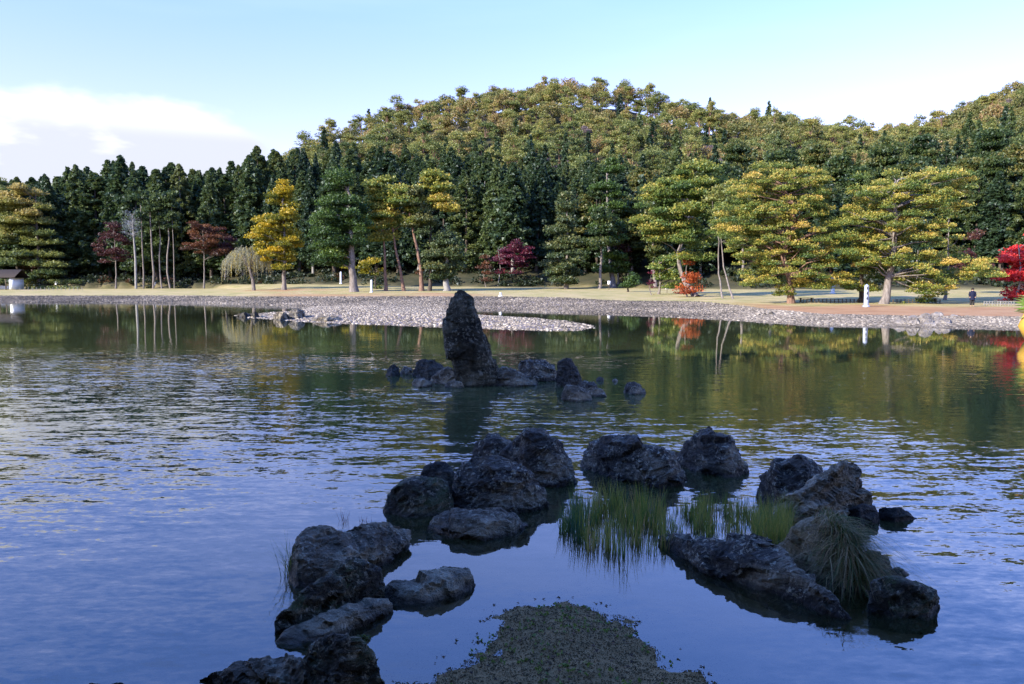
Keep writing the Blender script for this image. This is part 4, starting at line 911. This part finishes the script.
b = base(404, 291); layered('leaning_pine', b, [(182,366,400),(190,362,418),(199,368,428),(210,385,430),(222,390,425)], b[1], M['bigpine'], M['barkred'], 'pine with a thin patchy trunk leaning left in the middle of the leaning group', 'pine',
    trunk=[(404,292),(400,270),(395,245),(390,215),(388,192)], r0=.30, n=230, size=.28, padr=1.9, tb=.45)
b = base(420, 291); layered('leaning_pine', b, [(192,395,432),(202,392,440),(214,395,442),(226,400,440)], b[1], M['duskpine'], M['barkred'], 'pine with a reddish trunk bending left at the right of the leaning group', 'pine',
    trunk=[(421,292),(421,270),(416,245),(411,225),(408,200)], r0=.42, n=230, size=.28, padr=1.9, tb=.55)
b = base(431, 291); layered('flat_topped_pine', b, [(179,424,444),(184,414,452),(191,414,456),(200,420,455),(209,438,458)], b[1]+2, M['bigpine'], M['barkdark'], 'flat topped yellow green pine rising highest beside the leaning group', 'pine',
    trunk=[(431,292),(431,260),(430,230),(432,205),(433,188)], r0=.34, n=230, size=.28, padr=1.8, tb=.6)
b = base(446, 291); layered('dusky_pine', b, [(238,432,458),(246,424,464),(255,412,466),(264,416,464),(272,424,456)], b[1], M['duskpine'], M['barkpale'], 'low dusky pine with a thick pale trunk foot left of the standing stone', 'pine',
    trunk=[(446,292),(446,275),(447,255),(446,242)], r0=.62, n=230, size=.28, padr=2.0, tb=.4)
b = base(370, 290); layered('small_yellow_tree', b+np.array((0,6,0)), [(252,340,352),(262,336,356),(256,358,382),(267,352,388),(275,360,384)], b[1]+6, M['gold'], M['barkdark'], 'small yellow and green tree behind the white post under the tall green tree', 'tree', r0=.18, n=120, size=.26, padr=1.1, tb=.28, zj=.9, dens=.8)
b = base(566, 289); layered('dusky_pine', b, [(197,556,570),(205,549,574),(213,546,576),(222,546,578),(232,544,578),(242,541,580),(252,539,582),(262,537,586),(272,536,588),(280,545,584)], b[1]+4, M['duskpine'], M['barkgrey'],
    'conical grey green pine in front of the dark cedars right of the standing stone', 'pine', r0=.4, n=190, size=.30, padr=1.9, tb=.5)
b = base(612, 288); layered('old_cedar', b, [(168,602,612),(176,592,618),(187,586,612),(199,592,618),(212,584,622),(226,582,624),(240,584,628),(253,586,626),(266,590,630)], b[1]+6, M['green'], M['barkgrey'],
    'tall ragged dark conifer with a bare pale upper trunk behind the conical pine', 'conifer', trunk=[(610,288),(609,240),(607,200),(606,166)], r0=.55, n=170, size=.32, padr=2.1, tb=.3)
b = base(628, 292); layered('dark_pine', b, [(272,628,636),(278,622,640),(284,616,642),(289,620,634)], b[1], M['green'], M['barkdark'], 'small dark green pine leaning right beside the lawn', 'pine', r0=.16, n=200, size=.22, padr=1.2, tb=.2)
b = base(40, 288); layered('broad_pine', b, [(186,28,40),(192,8,52),(201,-10,60),(211,-12,66),(221,-6,68),(232,-14,74),(243,-10,80),(254,-5,82),(265,-5,80),(274,20,76)], b[1]+3, M['hillpine'], M['barkdark'],
    'broad pine with a sunlit top painted yellow green at the left edge of the photo', 'pine', r0=.5, n=190, size=.34, padr=2.6, tb=.45, top_t=.9, tj=.14)  # foliage tint rises with height: sunlight on the top painted into the colour
b = base(15, 288); layered('side_pine', b+np.array((0,8,0)), [(180,-20,8),(192,-18,24),(205,-24,30),(218,-20,28)], b[1]+8, M['hillpine'], M['barkdark'], 'yellow green pine top behind the broad pine at the left edge', 'pine', r0=.4, n=190, size=.34, padr=2.4, tb=.6)
# coloured maples
def maple(base_, layers, Y, fol, label, bk=None, **kw):
    a = dict(r0=.2, n=130, size=.24, padr=1.35, tb=.5, flat=.55, tj=.18, up=.5, zj=.9); a.update(kw)
    return layered('maple_tree', base_, layers, Y, M[fol], bk or M['barkgrey'], label, 'maple', **a)
b = ground_at(117, 201); maple(b, [(224,106,126),(231,100,130),(239,96,134),(248,92,136),(257,96,134)], b[1], 'maroon', 'dark red maple left of the thin pale dead trunk')
b = ground_at(205, 200); maple(b, [(221,196,206),(228,188,222),(236,183,230),(245,184,234),(254,196,232)], b[1], 'rust', 'brownish red maple left of the golden tree', n=190)
b = ground_at(226, 206); maple(b, [(232,220,236),(241,214,240),(250,218,240)], b[1], 'maroon', 'dull dark red maple behind the brownish red one')
b = ground_at(498, 176); maple(b, [(244,508,522),(249,494,536),(256,490,538),(263,494,530)], b[1], 'magenta', 'magenta red maple in front of the dark cedars just right of the standing stone', bk=M['barkpale'], r0=.13)
b = ground_at(486, 175); maple(b, [(260,480,490),(268,476,494),(276,480,492)], b[1], 'rust', 'small orange brown tree beside the magenta maple', r0=.1, padr=1.1)
b = ground_at(618, 168); maple(b, [(240,612,626),(247,608,632),(254,614,630)], b[1], 'maroon', 'small dark purple maple in the shade behind the tall ragged conifer')
b = base(651, 295); maple(b, [(276,646,652),(281,644,656),(287,648,656)], b[1], 'magenta', 'little pink red maple bush on the lawn', padr=.7, n=150, size=.16, r0=.08, flat=.8)
b = base(687, 297); maple(b, [(256,684,690),(263,682,693),(270,680,694),(277,678,697),(284,675,702),(291,675,704)], b[1], 'orange', 'orange red conical bush below the domed pine', padr=.95, n=230, size=.16, r0=.1, flat=.85)
b = base(1016, 301); maple(b, [(241,1012,1050),(249,1000,1060),(257,996,1066),(266,990,1064),(275,992,1062),(284,990,1058),(293,996,1050)], b[1]+2, 'crimson', 'brilliant red maple at the right edge of the photo', n=420, size=.17, padr=1.4, r0=.16, dens=1.9)
b = base(30, 288); maple(b+np.array((-4,4,0)), [(250,16,34),(258,12,44),(267,14,52)], b[1]+2, 'rust', 'rusty red maple half hidden under the broad pine at the left edge', tb=.25)
b = base(965, 297); maple(b+np.array((0,12,0)), [(246,950,985),(256,945,992),(266,948,990)], b[1]+12, 'maroon', 'dark red tree in the shade behind the brilliant red maple')
# more pines of the right wood, copied from three
M['woodpine'] = foliage('wood pine foliage', [(0, (.020,.045,.016)), (.5, (.055,.090,.022)), (.8, (.12,.13,.030)), (1, (.22,.18,.045))], .5)
protos = []
for i in range(3):
    b = np.array((0., 140., 2.)); Hh = 17
    ly = [(342-F*((2+z-CH)/140*1.0)-57, 512-w*780/140/1.0, 512+w*780/140) for z, w in [(16.5,1.6),(15,3),(13.2,3.8),(11.2,4.3),(9.2,4.6),(7,4.2),(5.4,3.4)][:5+i]]
    t = layered('wood_pine', b, ly, 140, M['woodpine'], M['barkgrey'], 'dark green pine in the wood behind the pond pines', 'pine', group='pines of the right wood', r0=.32, n=150, size=.33, padr=2.2, tb=.42); protos.append(t)
used = [0,0,0]
wood = [(600,158,.95),(632,170,1.0),(655,160,1.05),(668,176,1.1),(700,160,.95),(722,178,1.15),(742,152,.9),(760,168,1.1),(778,184,1.25),(800,158,1.05),(822,150,.95),(838,172,1.2),(858,160,1.1),(878,178,1.25),(900,160,1.1),
        (925,172,1.2),(946,152,.95),(962,166,1.1),(978,150,.9),(992,160,1.1),(1008,174,1.15),(1030,150,1.0),(1050,165,1.1),(585,182,1.05),(690,190,1.2),(735,200,1.25),(810,196,1.25),(915,196,1.3),(985,190,1.25),(640,192,1.15)]
for i, (u, Y, s) in enumerate(wood):
    k = i % 3; o = protos[k] if not used[k] else copy_tree(protos[k]); used[k] = 1
    o.location = tuple(ground_at(u, Y)-np.array((0,0,.2))); o.rotation_euler.z = rng.uniform(0,6.28); o.scale = (s*1.05,)*3
    rg = region(u)
    if u < 560: o['label'] = 'dark green pine mixed into the cedars behind the '+('left lawn' if rg == 'left' else 'standing stone'); o['group'] = 'pines among the '+rg+' cedars'

# weeping tree
b = base(254, 290.5); Yw_ = b[1]; t = empty('weeping_tree', b, 'weeping tree with hanging grey strands and some yellow leaves left of the golden tree', 'tree'); px = Yw_/F
tr = MB(); cr = MB(); tube(tr, [(0,0,-.2),(-.5*px*2,.1,2.2),(-1.2*px*3,0,4.2),(-.8*px*4,.1,6.2)], (.42,.33,.28,.16), 8)
for i in range(13):
    a = rng.uniform(0,6.28); e = np.array((-3*px+math.cos(a)*3.2, math.sin(a)*3, rng.uniform(6.5,8.6))); tube(tr, [(-4*px,0,4.3), (e*.5+np.array((-2*px,0,3.3))), e], (.14,.09,.04), 5, cap=False)
for i in range(430):
    a = rng.uniform(0,6.28); q = math.sqrt(rng.uniform(0.02,1)); R0 = 4.6; st = np.array((-6*px+math.cos(a)*R0*q, math.sin(a)*R0*q, 8.8-3.0*q*q+rng.normal(0,.3))); L = rng.uniform(1.5, 4.6)*(.55+.45*q); m = 26
    s = np.linspace(0,1,m); c = st + np.c_[math.cos(a)*.7*s**.5, math.sin(a)*.7*s**.5, .35*np.sin(s*2)-L*s**1.3] + rng.normal(0,.05,(m,3)); c[:,2] = np.maximum(c[:,2], .3)
    leaves(cr, c, .20, .1, 0, np.clip(rng.normal(.3+(.55 if rng.uniform() < .22 else 0), .12, m), 0, 1), .22, np.tile((0,0,-1.6),(m,1)))
tr.build('trunk', M['barkgrey'], t, True); cr.build('crown', M['weep'], t)
# dead pale tree and bare trunks at the left wood edge
M['deadtwig'] = foliage('pale dead twigs', [(0, (.20,.23,.27)), (1, (.38,.42,.47))], 0)
b = ground_at(137, 200); t = empty('dead_tree', b, 'slender dead tree with bleached bluish twigs beside the dark red maple', 'dead tree'); tr = MB(); cr = MB()
H_ = P(137, 214, b[1])[2]-b[2]; tube(tr, [(0,0,-.2),(.1,0,H_*.4),(-.2,0,H_*.75),(-.3,0,H_)], (.34,.28,.18,.05), 7)
for i in range(70):
    z = rng.uniform(.68,1)*H_; a = rng.uniform(0,6.28); L = rng.uniform(.6,2.4); p1 = np.array((-.2+math.cos(a)*L, math.sin(a)*L, z+L*.35)); tube(tr, [(-.2,0,z),(p1+np.array((-.2,0,z)))/2, p1], (.05,.035,.012), 4, cap=False)
    leaves(cr, p1-np.array((math.cos(a)*L*.4*0,0,0))+rng.normal(0,.35,(16,3)), .28, .2, 0, rng.uniform(0,1,16), .10)
tr.build('trunk', M['barkpale'], t, True); cr.build('twigs', M['deadtwig'], t)
for i, (u, vt, r) in enumerate([(145,228,.28),(154,222,.36),(162,218,.28),(170,216,.32),(175,224,.2)]):
    b = ground_at(u, 202+rng.uniform(-1,2)); H_ = P(u, 205, b[1])[2]-b[2]; t = empty('bare_trunked_cedar', b, ['first','second','third','fourth','last'][i]+' bare grey trunk to the right of the bleached dead tree', 'cedar', 'bare trunks right of the dead tree')
    tr = MB(); tube(tr, np.c_[rng.normal(0,.16,6), rng.normal(0,.16,6), np.linspace(-.2,H_,6)], np.linspace(r*.8,r*.35,6), 7); tr.build('trunk', M['barkgrey'], t, True)
    cr = MB()
    for q in range(26):
        a = rng.uniform(0,6.28); pad(cr, np.array((math.cos(a)*1.2, math.sin(a)*1.2, H_*rng.uniform(.72,1.15))), 1.0, 1.0, .8, 60, .4, .4, .4)
    cr.build('crown', M['cedar'], t)

# ------------------------------------------------------------------ things on the shore
def post(u, vb, vt, w, mat, label, cat='post', name='stone_post', marks=False, Y=None, cap_=False):
    b = gp(u, vb) if Y is None else ground_at(u, Y); Yp = b[1]; h = P(u, vt, Yp)[2]-b[2]; t = empty(name, b, label, cat); m = MB()
    x = w/2; V = [(-x,-x,-.1),(x,-x,-.1),(x,x,-.1),(-x,x,-.1)]; x2 = x*.9; V += [(-x2,-x2,h*.93),(x2,-x2,h*.93),(x2,x2,h*.93),(-x2,x2,h*.93),(0,0,h)]
    m.add(V, [(0,1,5,4),(1,2,6,5),(2,3,7,6),(3,0,4,7)], 0); m.add(V, [(4,5,8),(5,6,8),(6,7,8),(7,4,8)], 0); m.build('shaft', mat, t)
    f = MB(); box(f, (0,0,.06), (w*1.5,w*1.5,.16)); f.build('footing', mat, t)
    if marks:   # dark brushed strokes down the face, too worn and far to read
        for k in range(3):
            g_ = MB(); zc = h*(.82-.22*k); yy_ = -x*.97-.006
            for (ax_, az_, sx_, sz_) in [(0,.10,.20,.035),(0,0,.17,.03),(0,-.09,.21,.035),(0,.02,.035,.22),(-.06,-.04,.03,.12),(.065,-.05,.03,.11)][:4+(k % 3)]: box(g_, (ax_, yy_-.002*len(g_.V), zc+az_), (sx_, .012, sz_))
            g_.build('brushed_character', M['ink'], t)
    return t
post(866, 307, 284, .34, M['bluewhite'], 'white post with three black brushed characters in front of the big pines', 'sign post', 'lettered_post', True)
post(832, 291, 277, .42, M['bluewhite'], 'plain grey white post in the shade between the two big pines', 'post', 'stone_post', False, Y=112)
post(371.5, 292.5, 279.5, .34, M['white'], 'short white post on the lawn right of the thick grey trunk', 'post')
post(341, 284, 271.5, .42, M['white'], 'white post in the dark gap left of the thick grey trunk', 'post')
post(500.5, 296.5, 292.5, .38, M['white'], 'tiny white marker on the lawn right of the standing stone', 'marker', 'lawn_marker')
post(155, 287.5, 286, .5, M['white'], 'tiny white marker on the far left lawn', 'marker', 'lawn_marker')
post(57, 288, 286.4, .7, M['white'], 'white stone among the stakes of the left planting bed', 'marker', 'lawn_marker')
b = base(609, 290); t = empty('notice_board', b, 'small white notice board at the edge of the wood', 'notice board'); m = MB(); box(m, (0,0,.6), (.09,.09,1.3)); m.build('pole', M['wood'], t); m = MB(); box(m, (0,-.06,1.35), (.55,.04,.7)); m.build('board', M['white'], t)
b = base(667, 293); t = empty('notice_board', b, 'small low white sign beside the little pink maple', 'sign'); m = MB(); box(m, (0,0,.3), (.07,.07,.6)); m.build('pole', M['wood'], t); m = MB(); box(m, (0,-.05,.75), (.5,.04,.35)); m.build('board', M['white'], t)

# low wooden fence along the path on the right bank, benches
def rail_run(ul, ur, v, label, n, mat):
    pts = [gp(u, v) for u in np.linspace(ul, ur, n)]; t = empty('low_fence', pts[0], label, 'fence', 'low fences on the right bank'); o = np.array(pts[0])
    for p in pts: m = MB(); tube(m, [p-o-np.array((0,0,.15)), p-o+np.array((0,0,.42))], (.05,.045), 6); m.build('stake', mat, t)
    for hh in (.18, .36): m = MB(); tube(m, [p-o+np.array((0,-.04,hh)) for p in pts], .028, 5); m.build('rail', mat, t)
rail_run(803, 862, 302.8, 'low wooden rail fence between the great spreading pine and the lettered post', 16, M['wood'])
rail_run(893, 940, 303.3, 'low wooden rail fence right of the biggest pine trunk', 13, M['wood'])
rail_run(984, 1014, 305.5, 'pale low fence under the brilliant red maple', 12, M['barkpale'])
def bench(u, v, label):
    b = gp(u, v); t = empty('park_bench', b, label, 'bench', 'benches under the pines'); m = MB(); box(m, (0,0,.43), (1.6,.4,.07)); m.build('seat', M['wood'], t)
    for sx in (-.6,.6): m = MB(); box(m, (sx,0,.2), (.09,.34,.40)); m.build('leg', M['wood'], t)
bench(806, 302, 'dark wooden bench just right of the great spreading pine trunk'); bench(929, 302.5, 'dark wooden bench right of the biggest pine trunk')
# left planting bed with stakes, shelter
b0 = ground_px(2, 290.5, 120, 220); m = MB()
for i in range(150):
    u = rng.uniform(-10, 82); b = ground_px(u, rng.uniform(285.5, 289.3), 120, 240); n = 40; s = rng.uniform(.4,.9); leaves(m, unit(n)*s*np.array((1.2,1,.7))+b+np.array((0,0,.3)), .3, .2, 0, np.clip(rng.normal(.5+.2*wob(b[0],b[1],.3,1),.2,n),0,1), .3, np.tile((0,0,1.0),(n,1)))
tag(m.build('planting_bed', M['hillpine']), kind='stuff')
for i, u in enumerate(np.linspace(16, 82, 17)):
    b = gp(u, 290.4); m = MB(); tube(m, [(0,0,-.1),(0,0,.75)], (.06,.055), 6); o = m.build('stake', M['barkpale']); o.location = tuple(b); o.name = 'garden_stake'; tag(o, 'short pale stake in the row along the left planting bed', 'stake', 'stakes of the left planting bed')
b = ground_at(6, 192); px = 192/F; t = empty('garden_shelter', b, 'low open shelter with a brown roof and white end wall at the left edge', 'shelter'); 
m = MB(); W_ = 46*px; m.add([(-W_*.6,-2.5,3.0),(W_*.36,-2.5,3.0),(W_*.36,3.5,3.0),(-W_*.6,3.5,3.0),(-W_*.6,.5,4.9),(W_*.36,.5,4.9),
    (-W_*.6,-2.5,2.85),(W_*.36,-2.5,2.85),(W_*.36,3.5,2.85),(-W_*.6,3.5,2.85)], [(0,1,5,4),(3,4,5,2)][:2]+[(0,6,7,1),(2,8,9,3),(6,9,8,7)], 0); m.build('roof', M['roof'], t)
m = MB(); box(m, (W_*.25,.2,1.45), (1.0,4.2,2.8)); m.build('end_wall', M['white'], t)
m = MB(); box(m, (-W_*.1,1.4,.45), (W_*.55,.2,.9)); m.build('low_wall', M['white'], t)
for sx in (-.5,-.25,0,.14): m = MB(); box(m, (W_*sx,-2.0,1.4), (.18,.18,2.85)); m.build('pillar', M['wood'], t)

# ------------------------------------------------------------------ festival boat bow at the right edge
b = G(1030, 341); t = empty('festival_boat', b, 'gold painted boat bow with a pale green leafy crest at the right edge', 'boat')
def skin_body(name, chain, mat, parent, k=10, flat=(1,1,1)):
    m = MB(); tube(m, [c[:3] for c in chain], [c[3] for c in chain], k); return m.build(name, mat, parent, True)
m = MB(); L = np.linspace(0, 1, 12)
V = []
for s in L:
    w = .95*math.sin(min(1, s*1.25+.12)*math.pi/2); x = -0.25+s*7.0; zt = .75-.35*s+.25*(1-s)**3; 
    V += [(x, -w, zt), (x+.05, -w*.75, .1), (x+.15, 0, -.2), (x+.05, w*.75, .1), (x, w, zt), (x, 0, zt-.12)]
Fq = [(i*6+j, i*6+(j+1) % 6, (i+1)*6+(j+1) % 6, (i+1)*6+j) for i in range(11) for j in range(6)]; m.add(V, Fq); m.add(V[:6], [(0,5,4,3,2,1)]); m.build('hull', M['redpaint'], t, True)
skin_body('gold_bow', [(.55,0,.1,.34),(.15,0,.35,.48),(-.02,0,.75,.52),(.08,0,1.15,.42),(.30,0,1.45,.30),(.42,0,1.75,.24)], M['goldpaint'], t, 14)
m = MB()
for i in range(34):
    a = rng.uniform(-1.6, 1.6); z = rng.uniform(1.1, 2.0); d = np.array((-math.cos(a), math.sin(a), rng.uniform(-.2,.5))); p0 = np.array((.25,0,z))+d*.15; p1 = p0+d*rng.uniform(.5,.95); q = np.cross(d, (0,0,1)); q /= np.linalg.norm(q); md = (p0+p1)/2+np.array((0,0,.09))
    m.add([p0-q*.10, p0+q*.10, md+q*.13, p1, md-q*.13], [(0,1,2,3,4)], 0)
m.build('crest', M['greenpaint'], t)

# ------------------------------------------------------------------ person in a navy coat on the right bank
b = gp(972, 306.5); t = empty('person', b, 'person in a dark navy coat standing on the right bank left of the red maple', 'person', rz=math.pi*.9)
me = bpy.data.meshes.new('body'); vs = [(0,0,.95,.15),(0,0,1.15,.14),(0,0,1.36,.17),(0,0,1.47,.07),(0,.01,1.54,.065),(0,.01,1.62,.10),
     (.10,0,.90,.11),(.11,.01,.50,.075),(.11,0,.10,.055),(.12,.12,.05,.05),(-.10,0,.90,.11),(-.10,-.05,.50,.075),(-.11,-.02,.10,.055),(-.12,.10,.05,.05),
     (.20,0,1.38,.065),(.25,-.02,1.12,.05),(.23,.10,.90,.04),(.22,.14,.82,.038),(-.20,0,1.38,.065),(-.25,-.02,1.12,.05),(-.23,.08,.90,.04),(-.22,.12,.82,.038)]
ed = [(0,1),(1,2),(2,3),(3,4),(4,5),(0,6),(6,7),(7,8),(8,9),(0,10),(10,11),(11,12),(12,13),(2,14),(14,15),(15,16),(16,17),(2,18),(18,19),(19,20),(20,21)]
me.from_pydata([v[:3] for v in vs], ed, []); ob = bpy.data.objects.new('tmp', me); C.objects.link(ob); ob.modifiers.new('s', 'SKIN'); sd = ob.modifiers.new('d', 'SUBSURF'); sd.levels = 1; sd.render_levels = 1
for i, v in enumerate(vs): me.skin_vertices[0].data[i].radius = (v[3], v[3])
me.skin_vertices[0].data[0].use_root = True
m2 = bpy.data.meshes.new_from_object(ob.evaluated_get(bpy.context.evaluated_depsgraph_get())); bpy.data.objects.remove(ob); m2.name = 'body'; m2.materials.clear(); m2.materials.append(M['skin']); link('body', m2, t)
m = MB()
def ringtube(m, rings, k=14):
    V = []; a = np.arange(k)*2*math.pi/k
    for (z, rx, ry, cy) in rings: V.append(np.c_[np.cos(a)*rx, np.sin(a)*ry+cy, np.full(k, z)])
    V = np.vstack(V); n = len(rings); m.add(V, [(i*k+j, i*k+(j+1) % k, (i+1)*k+(j+1) % k, (i+1)*k+j) for i in range(n-1) for j in range(k)])
ringtube(m, [(.62,.24,.20,0),(.80,.23,.19,0),(1.05,.20,.165,0),(1.30,.24,.18,0),(1.42,.20,.14,0),(1.49,.09,.09,.01)])
for s in (-1,1): tube(m, [(s*.19,0,1.40),(s*.265,-.02,1.12),(s*.24,.09,.91)], (.085,.075,.065), 10)
m.build('coat', M['navy'], t, True)
m = MB()
for s, dy in ((1,0),(-1,-.04)): tube(m, [(s*.10,0,.92),(s*.11,dy,.50),(s*.11,dy*.5,.12)], (.13,.10,.085), 10)
m.build('trousers', M['ink'], t, True)
m = MB(); ringtube(m, [(1.56,.11,.10,-.03),(1.63,.125,.125,-.02),(1.70,.115,.12,-.01),(1.75,.07,.08,0),(1.765,.01,.01,0)]); m.build('hair', M['hair'], t, True)
